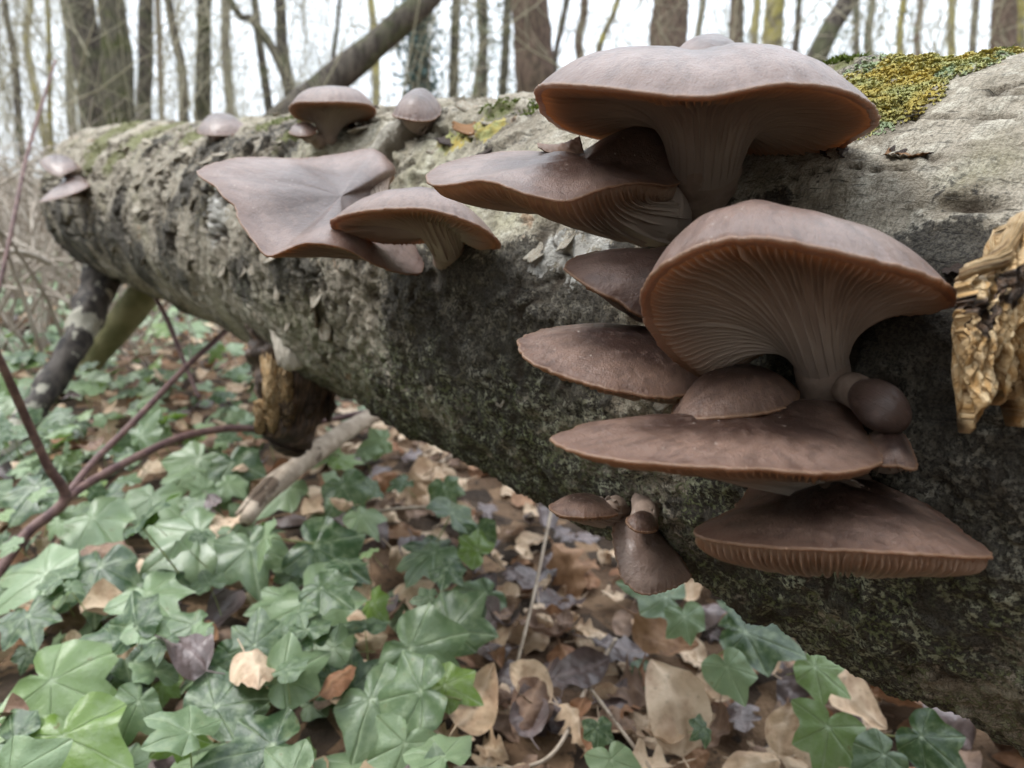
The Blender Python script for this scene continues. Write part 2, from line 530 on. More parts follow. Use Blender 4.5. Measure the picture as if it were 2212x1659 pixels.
def mat_rot():
    g = G('rotten_wood')
    lc = g.attr('lc', True)
    org = g.attr('org')
    n = g.noise(g.vscale(lc, (60, 300, 60)), 1.0, 5, 0.6)
    n2 = g.noise(lc, 55, 4, 0.6)
    dark = g.mix(g.ramp(n, 0.4, 0.65), (0.030, 0.019, 0.012), (0.12, 0.070, 0.040))
    wood = g.mix(g.ramp(n, 0.35, 0.65), (0.44, 0.26, 0.10), (0.58, 0.44, 0.26))
    wood = g.mix(g.ramp(n2, 0.55, 0.7), wood, (0.16, 0.085, 0.03))
    col = g.mix(g.ramp(g.math('ADD', org, g.math('MULTIPLY', g.math('SUBTRACT', n2, 0.5), 0.9)), 0.4, 0.6), dark, wood)
    return g.done(g.bsdf(col, 0.6, g.bump(g.math('ADD', n, n2), 0.004, 0.9), 0.4))
M_ROT = mat_rot()
M_FLAKE = mat_simple('bark_flake', (0.30, 0.27, 0.21), (0.52, 0.49, 0.41), 80, 0.9, 0.0012, c3=(0.26, 0.14, 0.07))
M_PALEBARK = mat_simple('pale_bark', (0.30, 0.26, 0.21), (0.42, 0.375, 0.31), 40, 0.9, 0.001)
M_MOSS = mat_simple('moss', (0.065, 0.095, 0.012), (0.15, 0.19, 0.03), 90, 0.9)
M_LICH = mat_simple('yellow_lichen', (0.40, 0.31, 0.075), (0.33, 0.33, 0.14), 60, 0.85, c3=(0.27, 0.32, 0.19))
M_CANE = mat_simple('bramble_cane', (0.085, 0.045, 0.045), (0.17, 0.10, 0.085), 70, 0.6, 0.001)
M_STICK = mat_simple('pale_stick', (0.28, 0.22, 0.165), (0.45, 0.37, 0.29), 50, 0.85, 0.002, c3=(0.12, 0.085, 0.06))
M_LEG = mat_simple('charred_branch', (0.016, 0.013, 0.012), (0.075, 0.062, 0.052), 40, 0.75, 0.006, c3=(0.33, 0.31, 0.25), stretch=(1, 1, .6))
M_OLIVE = mat_simple('olive_bark', (0.13, 0.125, 0.055), (0.20, 0.18, 0.09), 25, 0.85, 0.003)
M_SOIL = None

def mat_soil():
    g = G('forest_soil')
    tc = g.n('TexCoord').outputs['Object']
    n = g.noise(tc, 12, 6, 0.65)
    n2 = g.noise(tc, 60, 5, 0.65)
    v = g.voro(tc, 26, 'F1', 'Color')
    sep = g.n('SeparateColor', {0: v})
    col = g.mix(g.ramp(n, 0.35, 0.65), (0.030, 0.021, 0.015), (0.075, 0.050, 0.034))
    lit = g.mix(sep.outputs[0], (0.09, 0.052, 0.03), (0.27, 0.17, 0.10))
    col = g.mix(g.math('MULTIPLY', g.ramp(sep.outputs[1], 0.35, 0.5), 0.8), col, lit)
    col = g.mix(g.ramp(n2, 0.55, 0.7), col, (0.025, 0.018, 0.013))
    return g.done(g.bsdf(col, 0.9, g.bump(g.math('ADD', n, n2), 0.01, 1.0), 0.2))
M_SOIL = mat_soil()
M_T_GREY = mat_trunk('trunk_grey', (0.040, 0.033, 0.027), (0.105, 0.088, 0.070))
M_T_MOSS = mat_trunk('trunk_mossy', (0.042, 0.038, 0.027), (0.10, 0.088, 0.062), (0.055, 0.064, 0.014), 0.6)
M_T_BROWN = mat_trunk('trunk_brown', (0.055, 0.038, 0.028), (0.135, 0.094, 0.070), (0.06, 0.06, 0.03), 0.2)
M_T_YEL = mat_trunk('trunk_lichen', (0.10, 0.085, 0.055), (0.17, 0.145, 0.09), (0.08, 0.085, 0.03), 0.3, (0.25, 0.215, 0.07))
M_TWIG = mat_simple('thicket_twig', (0.22, 0.20, 0.13), (0.36, 0.33, 0.235), 3, 0.9)
M_BRAM = mat_simple('dry_bramble', (0.26, 0.215, 0.17), (0.42, 0.37, 0.31), 8, 0.85)
M_BLUE = mat_simple('bluish_needles', (0.045, 0.085, 0.075), (0.11, 0.165, 0.15), 8, 0.7)
M_GREENF = mat_simple('evergreen_leaf', (0.05, 0.085, 0.045), (0.13, 0.17, 0.10), 8, 0.6)

# ------------------------------------------------------------------ ground
def gz(x, y):
    x = np.asarray(x, float); y = np.asarray(y, float)
    P = np.stack([x, y, 0 * x], -1).reshape(-1, 3)
    d = np.sqrt(x ** 2 + y ** 2)
    u = 0.035 * fbm(P * 1.7, 3).reshape(x.shape) + 0.012 * fbm(P * 9 + 5, 2).reshape(x.shape)
    return u + 0.02 * np.clip(d - 3, 0, 30) + 0.05 * np.clip(d - 2.5, 0, 8) * (0.3 + 0.5 * fbm(P * 0.35 + 3, 2).reshape(x.shape))

def make_ground():
    r = np.concatenate([np.linspace(0, 3.5, 120), np.geomspace(3.6, 120, 60)])
    a = np.linspace(0, 2 * np.pi, 240, endpoint=False)
    X = r[:, None] * np.sin(a)[None]
    Y = r[:, None] * np.cos(a)[None]
    V = np.stack([X, Y, gz(X, Y)], 2).reshape(-1, 3)
    o = obj('ground', mesh('ground', V, grid_faces(len(r), len(a), True), M_SOIL))
    tag(o, 'dark forest floor soil under the leaf litter and ivy', kind='structure')
make_ground()

# ------------------------------------------------------------------ the fallen log
LR = 0.16
def cam2w(c):
    return c[0] * RIGHT + c[1] * UP + c[2] * FWD

def _camray(u, v):
    return np.array([(u - CU) / F, (CV - v) / F, 1.0])
_d = _camray(-246, 328); _d /= np.linalg.norm(_d)
def _perp(u, v):
    q = _camray(u, v); p = q - _d * (q @ _d)
    return p / np.linalg.norm(p)
_u1, _u2 = _perp(1850, 150), _perp(1900, 1460)
_b = _u1 + _u2; _b /= np.linalg.norm(_b)
_D = LR / math.sin(math.acos(_u1 @ _u2) / 2)
LD = cam2w(_d)                      # direction of the log, away from the camera
LA = CAM + cam2w(_b * _D)           # the point of its axis closest to the camera
E1 = -cam2w(_b)
E2 = np.cross(LD, E1)
if E2[2] < 0: E2 = -E2
T_END = 2.22

def log_hit(u, v, r=LR):
    """depth, distance along the log and angle around it where a line of sight meets the log"""
    q = raydir(u, v)
    qp = q - LD * (q @ LD)
    ap = LA - CAM
    ap = ap - LD * (ap @ LD)
    a, b, c = qp @ qp, -2 * qp @ ap, ap @ ap - r * r
    disc = b * b - 4 * a * c
    if disc < 0: return None
    t = (-b - math.sqrt(disc)) / (2 * a)
    P = CAM + q * t
    w = P - LA
    return t, w @ LD, math.atan2(w @ E2, w @ E1)

def log_hit_down(u, v, step=4):
    for k in range(60):
        h = log_hit(u, v + step * k)
        if h: return h
    for k in range(60):
        h = log_hit(u, v - step * k)
        if h: return h

def log_point(t, ph, r=LR):
    return LA + LD * t + r * (E1 * math.cos(ph) + E2 * math.sin(ph))

LICH = [(1900, 185, .030), (1960, 160, .030), (2030, 140, .026), (2090, 125, .022), (1890, 235, .022), (1930, 215, .022), (2070, 150, .018), (2150, 105, .015), (1000, 292, .03), (1060, 290, .02)]
MOSSP = [(250, 300, .10), (330, 290, .10), (215, 340, .07), (430, 290, .06), (600, 272, .05), (690, 275, .03), (640, 300, .035), (1085, 248, .02), (250, 350, .05), (2140, 105, .012), (1820, 160, .012)]
LICH = [log_hit_down(u, v)[1:] + (r,) for u, v, r in LICH]
MOSSP = [log_hit_down(u, v)[1:] + (r,) for u, v, r in MOSSP]
KNOT = log_hit(2092, 462)[1:]
PALEP = [log_hit_down(u, v)[1:] + (r,) for u, v, r in [(1240, 560, .022), (1200, 540, .018), (1290, 500, .020), (1165, 575, .013), (470, 450, .05)]]
CREAM = [log_hit_down(u, v)[1:] + (r,) for u, v, r in [(900, 390, .06), (1000, 450, .05), (1100, 470, .04), (950, 330, .06), (700, 330, .08), (1130, 400, .04)]]
DARKP = [log_hit_down(u, v)[1:] + (r,) for u, v, r in [(1490, 490, .035), (1560, 520, .03), (960, 600, .045), (1960, 760, .05), (2010, 900, .05), (1960, 1080, .045), (1110, 640, .04), (1240, 760, .05), (1660, 440, .02), (510, 600, .05), (1330, 560, .015), (2050, 575, .02)]]  # dark bark patches; around mushroom bases they paint in the shade

def log_fields(T, PH):
    """radial displacement and masks on flat arrays of log coordinates"""
    P = np.stack([T, LR * np.cos(PH), LR * np.sin(PH)], 1)
    deg = np.degrees(PH)
    n_big = fbm(P / 0.16 + 4, 3)
    n_mid = fbm(P / 0.035 + 9, 3)
    zone = sst(0.36, 0.62, T + 0.08 * n_big) * (0.10 + 0.90 * sst(-30, 6, deg + 14 * n_mid))
    warp = np.stack([pn(P / 0.022), pn(P / 0.022 + 7), pn(P / 0.022 + 13)], 1) * 0.5
    d1, d2, cid = worley(P * np.array([1 / .034, 1 / .021, 1 / .021]) + warp * 1.5)
    ch = _rnd3[cid][:, 0]
    missing = (_rnd3[cid][:, 1] < 0.05 + 0.15 * zone).astype(float)
    edge = sst(0.0, 0.10, d2 - d1)
    pit_dark = missing * sst(0.02, 0.12, d2 - d1) * (0.25 + 0.75 * zone)
    H = 0.006 * n_big + 0.0022 * n_mid * (0.6 + 0.2 * zone)
    H += zone * ((ch - 0.5) * 0.0048 * edge + (1 - d1) * 0.0012 + 0.0011 * fbm(P / 0.011 + 2, 3, 0.6))
    H -= pit_dark * (0.0015 + 0.0050 * zone)
    # curled lower lips of the plates
    H += zone * 0.0025 * (1 - sst(0.03, 0.16, d2 - d1)) * sst(0.3, 0.7, ch)
    # deep pits in the flaky stretch
    nh = fbm(P * np.array([1 / .034, 1 / .022, 1 / .022]) + 31, 3, 0.55)
    hole = sst(0.47, 0.55, nh) * zone
    H -= hole * 0.010
    # fissures along the stem where the bark is smooth
    fz = np.abs(pn(P * np.array([1 / .10, 1 / .024, 1 / .024]) + 51 + 0.3 * warp))
    gate = sst(0.05, 0.3, pn(P / 0.05 + 77))
    crack = (1 - sst(0.0, 0.035, fz)) * gate * (1 - 0.6 * zone)
    H -= crack * 0.0028
    # plates half lifted near the camera: a few long shallow steps
    st = pn(P * np.array([1 / .07, 1 / .05, 1 / .05]) + 91 + 0.25 * warp)
    H += 0.0013 * sst(0.10, 0.13, st) + 0.0011 * sst(0.28, 0.31, st)
    # small scaly plates everywhere, longer around the stem than along it
    e1, e2, cid2 = worley(P * np.array([1 / .0075, 1 / .017, 1 / .017]) + warp * 0.9 + 40)
    sc2 = _rnd3[cid2][:, 0]
    pl = sst(0.0, 0.09, e2 - e1)
    on = sst(-0.15, 0.2, pn(P / 0.06 + 61)) * (0.35 + 0.65 * sst(40, 5, deg))
    H += on * ((sc2 - 0.5) * 0.0024 * pl - 0.0009 * (1 - pl))
    gone = on * (_rnd3[cid2][:, 1] < 0.10) * pl
    H -= gone * 0.0016
    # granular crust on the flank and belly
    crust = sst(18, -14, deg + 16 * n_mid + 10 * n_big) * (1 - 0.8 * sst(0.55, 1.0, T))
    H += crust * (0.0022 * fbm(P / 0.0085 + 3, 3, 0.65) + 0.0016 * np.abs(pn(P / 0.0042)) + 0.004 * fbm(P / 0.03 + 41, 3, 0.6))
    H += 0.0006 * fbm(P / 0.006 + 8, 2) * (1 - crust)
    # vertical furrows towards the far end
    fur = np.abs(pn(np.stack([T / 0.25, np.cos(PH) * 7, np.sin(PH) * 7], 1) + 5))
    H -= sst(1.35, 1.9, T) * 0.010 * (1 - sst(0, 0.16, fur)) * sst(30, -10, deg)
    # knot
    kd = np.hypot((T - KNOT[0]) / 1.4, (PH - KNOT[1]) * LR)
    H += 0.004 * np.exp(-(kd / 0.009) ** 2)
    kp = np.exp(-((T - KNOT[0]) / 0.010) ** 2 - (((PH - KNOT[1]) * LR - 0.002) / 0.0032) ** 2)
    H -= 0.007 * kp
    lich = np.zeros(len(T)); moss = np.zeros(len(T))
    for (t0, p0, r) in LICH:
        lich = np.maximum(lich, 1.15 - np.hypot(T - t0, (PH - p0) * LR) / r)
    for (t0, p0, r) in MOSSP:
        moss = np.maximum(moss, 1.1 - np.hypot(T - t0, (PH - p0) * LR) / r)
    lich = np.clip(lich, 0, 1) * sst(-0.75, 0.1, n_mid + 0.4 * pn(P / .012)); moss = np.clip(moss, 0, 1)
    H += lich * 0.0022 * np.clip(0.4 + fbm(P / 0.006, 3, 0.6), 0, 1.5)
    H += moss * 0.004 * np.clip(0.3 + fbm(P / 0.012, 3, 0.6), 0, 1.5)
    dk = 0.44 + 0.8 * n_big + 0.4 * n_mid + 0.40 * sst(22, -12, deg) * (1 - 0.7 * sst(0.5, 0.9, T)) - 0.30 * sst(15, 55, deg)  # belly darker, top paler: algae plus form shade put into the colour
    dk = dk + 0.13 * sst(.35, .1, T) * sst(15, -15, deg)  # near lower flank: its shadow deepened in the colour as well
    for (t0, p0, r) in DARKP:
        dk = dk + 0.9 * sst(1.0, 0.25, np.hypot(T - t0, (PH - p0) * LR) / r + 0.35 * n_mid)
    dk = np.clip(dk, 0, 1.12)
    pale = np.zeros(len(T)); cream = np.zeros(len(T))
    for (t0, p0, r) in PALEP:
        pale = np.maximum(pale, 1.1 - np.hypot(T - t0, (PH - p0) * LR) / r + 0.3 * n_mid)
    for (t0, p0, r) in CREAM:
        cream = np.maximum(cream, 1.0 - np.hypot(T - t0, (PH - p0) * LR) / r + 0.3 * n_mid)
    dk = dk * (1 - 0.7 * np.clip(cream, 0, 1))
    pit_dark = np.clip(np.maximum.reduce([pit_dark * 0.8, hole, crack * 0.9, kp, gone * 0.75, on * (1 - pl) * 0.35]), 0, 1)
    return H, dict(dk=dk, lich=lich, moss=moss, pit_dark=pit_dark, smoothb=1 - zone, crust=crust, pale=np.clip(pale, 0, 1), cream=np.clip(cream, 0, 1))

def make_log():
    t = np.concatenate([np.arange(-0.95, -0.06, 0.008), np.arange(-0.06, 0.70, 0.0015), np.arange(0.70, T_END, 0.0040), [T_END]])
    ph = np.radians(np.concatenate([np.linspace(-180, -98, 36, endpoint=False), np.arange(-98, 112, 0.60), np.linspace(112, 180, 32, endpoint=False)]))
    T, PH = [a.ravel() for a in np.meshgrid(t, ph, indexing='ij')]
    H, at_ = log_fields(T, PH)
    endk = sst(T_END - 0.10, T_END, T)
    R = LR + H - 0.045 * endk ** 2
    R = R + 0.012 * sst(1.2, 1.9, T) + 0.02 * sst(-0.1, -0.9, T)
    jag = 0.05 * endk * fbm(np.stack([np.cos(PH) * 2.5, np.sin(PH) * 2.5, 0 * PH], 1), 3)
    V = LA + LD * (T + jag)[:, None] + R[:, None] * (E1 * np.cos(PH)[:, None] + E2 * np.sin(PH)[:, None])
    nr, nc = len(t), len(ph)
    fs = [grid_faces(nr, nc, True)]
    V = np.concatenate([V, [LA + LD * t[0], LA + LD * (T_END - 0.04)]])
    k = np.arange(nc)
    fs.append(np.stack([k, (k + 1) % nc, np.full(nc, nr * nc)], 1))
    fs.append(np.stack([(nr - 1) * nc + k, (nr - 1) * nc + (k + 1) % nc, np.full(nc, nr * nc + 1)], 1))
    lc = np.stack([T, PH * LR, R - LR], 1)
    at_ = {k_: np.concatenate([a, [1.0 if k_ == 'pit_dark' else 0.0] * 2]) for k_, a in at_.items()}
    at_['lc'] = np.concatenate([lc, [[0, 0, 0], [1, 1, 0]]])
    root = empty('fallen_log', LA, 'fallen grey log with peeling bark, bearing the brown bracket mushrooms', 'log')
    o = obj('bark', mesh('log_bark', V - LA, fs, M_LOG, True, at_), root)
    return root
LOG = make_log()

def surf(t, ph, lift=0.0):
    H, _ = log_fields(np.array([t]), np.array([ph]))
    return log_point(t, ph, LR + float(H[0]) + lift)

# ------------------------------------------------------------------ mushrooms
MROOT = {}
def mushroom(label, rim, center=None, dome=0.01, k=2.6, base=None, neck=None, rb=0.012, rn=0.012, belly=0.0, edge=0.0007,
             gills=90, amp=0.0022, lump=0.0012, mat=None, hint=(0, 0, 1), nt=220, nr=30, l1=0.45, k2=0.45, group=None, cat='mushroom',
             parts=True, wav=0.0, lf=1.0, fib=1.0, depress=None, stemmat=None, sink=0.02, name='oyster_mushroom'):
    Q = np.array([at(*p) for p in rim])
    Q = spline(Q, nt, True)
    hint = np.array(hint, float); hint /= np.linalg.norm(hint)
    n = np.zeros(3)
    c0 = Q.mean(0)
    for i in range(nt):
        n += np.cross(Q[i] - c0, Q[(i + 1) % nt] - c0)
    n /= np.linalg.norm(n)
    if n @ hint < 0:
        n = -n; Q = Q[::-1]
    C = at(*center) if center is not None else c0
    th = np.arange(nt) / nt * 2 * np.pi
    if wav:
        Q = Q + n * (wav * (np.sin(9 * th + 1) * 0.5 + np.sin(17 * th) * 0.35 + np.sin(31 * th + 2) * 0.25))[:, None]
    nick = np.stack([np.cos(th) * 9, np.sin(th) * 9, np.full(nt, Q[0, 0] * 90)], 1)
    rv = Q - c0
    rv /= np.linalg.norm(rv, axis=1)[:, None] + 1e-9
    Qs = Q
    dlt = rv * (fbm(nick, 3, .7) * .0009 * min(1, np.linalg.norm(Q - c0, axis=1).mean() / .03))[:, None]
    Q = Q + dlt
    Tn = np.roll(Qs, -1, 0) - np.roll(Qs, 1, 0)
    Tn /= np.linalg.norm(Tn, axis=1)[:, None]
    out = np.cross(Tn, n); out /= np.linalg.norm(out, axis=1)[:, None]
    s = np.linspace(0, 1, nr) ** 0.8
    prof = 1 - s ** k
    top = C + (Qs - C)[None] * s[:, None, None] + dlt[None] * (s ** 12)[:, None, None] + n * (dome * prof)[:, None, None] + n * edge * 0.9
    if depress:
        top -= n * (depress[0] * np.exp(-(s / depress[1]) ** 2))[:, None, None]
    q = top.reshape(-1, 3)
    lum = (fbm(q * 28 * lf, 3 if lf == 1 else 1) * lump + fbm(q * 75 + 3, 2) * min(lump, .0018) * 0.35).reshape(nr, nt) * (1 - s ** 6)[:, None]
    top = top + n * lum[..., None]
    al = np.radians([55, 25, -5, -35, -65, -90])
    ring = [Q + edge * (np.cos(a) * out + np.sin(a) * n) for a in al]
    ring.append(Q - edge * n - out * edge * 2.5)
    cap = np.concatenate([top, np.array(ring)])
    rad = np.concatenate([np.repeat(s * 0.985, nt), np.ones(nt * len(ring))])
    sv = np.concatenate([np.repeat(s, nt), np.ones(nt * len(ring))])
    ps_ = min(1.2, np.linalg.norm(Q - c0, axis=1).mean() / .045) * fib
    pol = np.stack([np.tile(np.cos(th), nr + len(ring)) * (0.3 + 0.7 * sv) * ps_, np.tile(np.sin(th), nr + len(ring)) * (0.3 + 0.7 * sv) * ps_, sv + Q[0, 0] * 40], 1)
    B = at(*base); N = at(*neck)
    root = empty(name, B, label, cat, group or 'oyster mushrooms on the log')
    mat = mat or M_CAP
    obj('cap', mesh('cap', cap.reshape(-1, 3) - B, grid_faces(nr + len(ring), nt, True), mat, True, {'rad': rad, 'pol': pol}), root)
    # stem
    ax = N - B; L = np.linalg.norm(ax); ax /= L
    A1 = np.cross(ax, [0.3, 0.5, 0.8]); A1 /= np.linalg.norm(A1)
    A2 = np.cross(ax, A1)
    if parts:
        V, fs, lc = tube([B - ax * sink, B + ax * L * 0.15, B + ax * L * 0.5, N, N + ax * rn * 0.8], [rb * 1.25, rb * 1.1, (rb + rn) / 2, rn, rn * 0.9], 36, 26, 0.10, 60, B[0] * 50)
        obj('stem', mesh('stem', V - B, fs, stemmat or M_STEM), root)
    # gills: a pleated sheet from the rim down on to the stem
    per = 6
    ng = gills * per
    xs = np.array([0.0, 0.32, 0.43, 0.5, 0.57, 0.68])
    cf = ((np.arange(gills)[:, None] + xs[None]) / gills).ravel()
    ci = cf * nt
    i0 = np.floor(ci).astype(int) % nt; fr = (ci - np.floor(ci))[:, None]
    QQ = Q[i0] * (1 - fr) + Q[(i0 + 1) % nt] * fr
    QB = Qs[i0] * (1 - fr) + Qs[(i0 + 1) % nt] * fr
    OO = out[i0] * (1 - fr) + out[(i0 + 1) % nt] * fr
    QQ = QQ - OO * edge * 0.6 - n * edge * 0.75
    w = QQ - N
    ang = np.unwrap(np.arctan2(w @ A2, w @ A1))
    totw = ang[-1] - ang[0]
    if abs(totw) > 4.5:
        sg = np.sign(totw)
        a2 = np.maximum.accumulate(ang * sg)
        lin = ang[0] * sg + np.linspace(0, 2 * np.pi, ng)
        ang = (0.75 * a2 + 0.25 * lin) * sg
    else:
        best = None
        for sg in (1, -1):
            for p0 in np.linspace(0, 2 * np.pi, 24, endpoint=False):
                aa = p0 + sg * np.linspace(0, 2 * np.pi, ng)
                e = np.linalg.norm(N + rn * (np.cos(aa)[:, None] * A1 + np.sin(aa)[:, None] * A2) - QQ, axis=1).sum()
                if best is None or e < best[0]: best = (e, aa)
        ang = best[1]
    S = N + rn * 1.0 * (np.cos(ang)[:, None] * A1 + np.sin(ang)[:, None] * A2)
    dist = np.linalg.norm(QQ - S, axis=1)[:, None]
    P1 = S + ax * dist * l1
    P2 = QB + (C - QB) * k2 - n * belly
    ns = 40
    u = np.linspace(0, 1, ns)[:, None, None]
    G_ = (1 - u) ** 3 * S + 3 * (1 - u) ** 2 * u * P1 + 3 * (1 - u) * u ** 2 * P2 + u ** 3 * QQ
    du = np.gradient(G_, axis=0)
    dv = np.roll(G_, -1, 1) - np.roll(G_, 1, 1)
    nn = np.cross(du, dv); nn /= np.linalg.norm(nn, axis=2)[..., None] + 1e-9
    if (nn[-6] @ n).mean() > 0: nn = -nn
    uu = np.linspace(0, 1, ns)
    rg = np.random.default_rng(int(abs(B[0]) * 1e5) + gills)
    kind = np.tile([0, 2, 1, 2], gills // 4 + 1)[:gills]
    startu = np.where(kind == 0, -0.2, np.where(kind == 1, 0.22, 0.5)) + rg.uniform(-0.1, 0.1, gills)
    x = np.tile(xs, gills)
    plate = np.clip(1 - np.abs(x - 0.5) / 0.17, 0, 1) ** 0.8
    gi = np.repeat(np.arange(gills), per)
    hgt = rg.uniform(0.75, 1.15, gills)[gi]
    A_s = sst(0.0, 0.12, uu)[:, None] * (1 - sst(0.90, 1.0, uu))[:, None] * sst(0, 0.18, uu[:, None] - startu[gi][None])
    spacing = np.linalg.norm(dv, axis=2) * per / 2
    am = np.minimum(amp, spacing * 2.6)
    wob = fbm(np.stack([np.repeat(uu * 5, ng), np.tile(np.cos(cf * 2 * np.pi) * 6, ns), np.tile(np.sin(cf * 2 * np.pi) * 6, ns)], 1), 2).reshape(ns, ng)
    G_ = G_ + nn * (am * plate[None] * hgt[None] * A_s)[..., None] + (dv / 2) * (wob * 1.1 * per * 0.25 * sst(0, .2, uu)[:, None] * (1 - sst(.75, 1, uu)[:, None]))[..., None]
    rdg = (plate[None] * A_s).ravel()
    og = obj('gills', mesh('gills', G_.reshape(-1, 3) - B, grid_faces(ns, ng, True), M_GILL, True, {'rad': np.repeat(uu, ng), 'rdg': rdg}), root)
    og['kind'] = 'stuff'
    return root, C, n

# broad cap at the top of the near cluster, seen from below its front edge
mushroom('broad brown mushroom cap topping the near cluster, underside and thick stem showing',
    [(1162, 192, .310), (1196, 183, .290), (1307, 190, .272), (1380, 200, .266), (1453, 208, .262), (1527, 210, .259), (1600, 197, .257), (1674, 184, .256), (1747, 184, .258),
     (1821, 197, .263), (1876, 223, .272), (1894, 247, .284), (1885, 276, .300), (1845, 300, .322), (1810, 322, .337), (1769, 338, .348), (1680, 340, .362), (1580, 335, .380), (1480, 325, .392),
     (1390, 314, .388), (1307, 301, .378), (1262, 291, .366), (1215, 275, .350), (1178, 249, .332), (1163, 222, .320)],
    center=(1500, 205, .325), dome=.0170, k=4.2, base=(1515, 425, .372), neck=(1522, 352, .352), rb=.0145, rn=.0165, gills=140, amp=.0036, l1=.50, k2=.56, lump=.0018, edge=.0009)
# the two small caps standing behind it
mushroom('small rounded mushroom cap peeking over the broad topmost cap', [(1453, 128, .46), (1475, 150, .44), (1530, 158, .43), (1590, 152, .44), (1606, 128, .46), (1580, 112, .49), (1520, 104, .50), (1470, 110, .485)],
    center=(1530, 130, .465), dome=.0135, base=(1535, 250, .47), neck=(1532, 190, .468), rb=.012, rn=.011, gills=60, k=2.4)
mushroom('tiny lobe of a mushroom cap tucked against the rounded cap behind the topmost cap', [(1500, 133, .425), (1530, 140, .415), (1575, 140, .415), (1603, 130, .425), (1590, 120, .44), (1540, 118, .445), (1510, 123, .44)],
    center=(1552, 130, .43), dome=.006, base=(1555, 240, .455), neck=(1553, 170, .435), rb=.006, rn=.006, gills=48)
# the wavy wing beside it
mushroom('wavy wing-shaped mushroom cap beside the topmost cap, carrying a scrap of bark',
    [(922, 389, .325), (940, 401, .318), (985, 398, .306), (1037, 390, .298), (1078, 398, .292), (1130, 417, .286), (1188, 431, .284), (1222, 434, .284), (1260, 424, .288), (1303, 407, .296),
     (1361, 397, .308), (1405, 397, .322), (1449, 402, .340), (1475, 380, .352), (1470, 335, .354), (1437, 292, .352), (1390, 274, .350), (1347, 282, .352), (1303, 303, .358), (1272, 322, .362),
     (1237, 337, .362), (1173, 331, .360), (1101, 329, .356), (1014, 341, .348), (956, 358, .338), (930, 373, .331)],
    center=(1265, 366, .325), dome=.004, k=2.0, base=(1445, 468, .386), neck=(1420, 456, .368), rb=.016, rn=.017, belly=.016, stemmat=M_GILL, gills=110, amp=.0018, l1=.2, k2=.25, lump=.0012, mat=M_CAP)
# the big open-mouthed mushroom
mushroom('large tilted mushroom showing deep fanned gills and a stout pale stem',
    [(1388, 650, .262), (1399, 612, .250), (1430, 578, .241), (1489, 543, .233), (1559, 522, .229), (1615, 515, .227), (1682, 521, .226), (1770, 538, .226), (1875, 561, .228), (1963, 583, .232),
     (2025, 606, .237), (2062, 632, .245), (2066, 652, .256), (2030, 664, .268), (1950, 668, .282), (1880, 676, .296), (1800, 690, .310), (1720, 715, .318), (1660, 748, .318), (1605, 780, .312), (1560, 800, .304),
     (1513, 815, .296), (1486, 800, .290), (1453, 773, .284), (1418, 731, .277), (1396, 688, .270)],
    center=(1720, 600, .272), dome=.0215, k=4.6, base=(1790, 852, .305), neck=(1774, 784, .293), rb=.0110, rn=.0098, gills=112, amp=.0050, l1=.40, k2=.36, lump=.0014, edge=.0010)
# shelves to its side
mushroom('small plump mushroom cap poking out behind the large tilted one', [(1221, 578, .300), (1250, 604, .292), (1297, 632, .290), (1336, 651, .292), (1388, 684, .300), (1450, 690, .325), (1500, 640, .352), (1500, 570, .36), (1440, 540, .352), (1375, 545, .338), (1300, 545, .320), (1250, 556, .308)],
    center=(1370, 608, .318), dome=.0125, k=2.4, base=(1500, 640, .358), neck=(1440, 640, .335), rb=.012, rn=.012, gills=72, mat=M_CAP)
mushroom('smooth oval mushroom shelf below the plump cap, a dried stalk lying on it',
    [(1120, 741, .284), (1124, 757, .279), (1146, 781, .273), (1193, 802, .268), (1245, 822, .265), (1297, 836, .263), (1360, 850, .264), (1420, 857, .268), (1475, 853, .276), (1515, 830, .292), (1530, 790, .318), (1510, 745, .342), (1450, 722, .350), (1391, 714, .344), (1323, 708, .332), (1245, 705, .314), (1180, 713, .298), (1140, 726, .289)],
    center=(1370, 775, .302), dome=.0085, k=2.3, base=(1520, 800, .356), neck=(1460, 800, .325), rb=.012, rn=.013, belly=.004, gills=90, mat=M_CAP2, lump=.0009)
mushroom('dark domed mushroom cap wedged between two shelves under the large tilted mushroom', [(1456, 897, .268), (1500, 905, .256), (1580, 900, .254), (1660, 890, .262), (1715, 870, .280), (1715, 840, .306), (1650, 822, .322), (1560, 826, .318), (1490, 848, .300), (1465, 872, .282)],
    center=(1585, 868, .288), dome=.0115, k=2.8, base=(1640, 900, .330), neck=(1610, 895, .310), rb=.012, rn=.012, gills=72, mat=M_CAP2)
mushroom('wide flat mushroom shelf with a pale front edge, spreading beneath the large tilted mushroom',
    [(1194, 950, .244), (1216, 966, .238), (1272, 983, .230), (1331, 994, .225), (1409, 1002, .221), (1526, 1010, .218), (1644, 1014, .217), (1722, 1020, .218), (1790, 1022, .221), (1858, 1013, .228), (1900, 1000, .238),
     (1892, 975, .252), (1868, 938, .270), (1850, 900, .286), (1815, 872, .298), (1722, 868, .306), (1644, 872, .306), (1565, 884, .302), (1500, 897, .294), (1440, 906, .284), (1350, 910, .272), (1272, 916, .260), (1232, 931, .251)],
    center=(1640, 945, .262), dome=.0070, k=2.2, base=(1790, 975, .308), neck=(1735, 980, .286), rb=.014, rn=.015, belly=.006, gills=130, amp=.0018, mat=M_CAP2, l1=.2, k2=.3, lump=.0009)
mushroom('little pointed mushroom lobe beside the wide flat shelf against dark bark', [(1898, 1000, .246), (1940, 1006, .244), (1976, 1012, .246), (1968, 975, .258), (1948, 940, .270), (1905, 930, .276), (1878, 950, .266)],
    center=(1925, 968, .257), dome=.004, base=(1915, 975, .290), neck=(1915, 975, .272), rb=.008, rn=.008, gills=48, mat=M_CAP2)
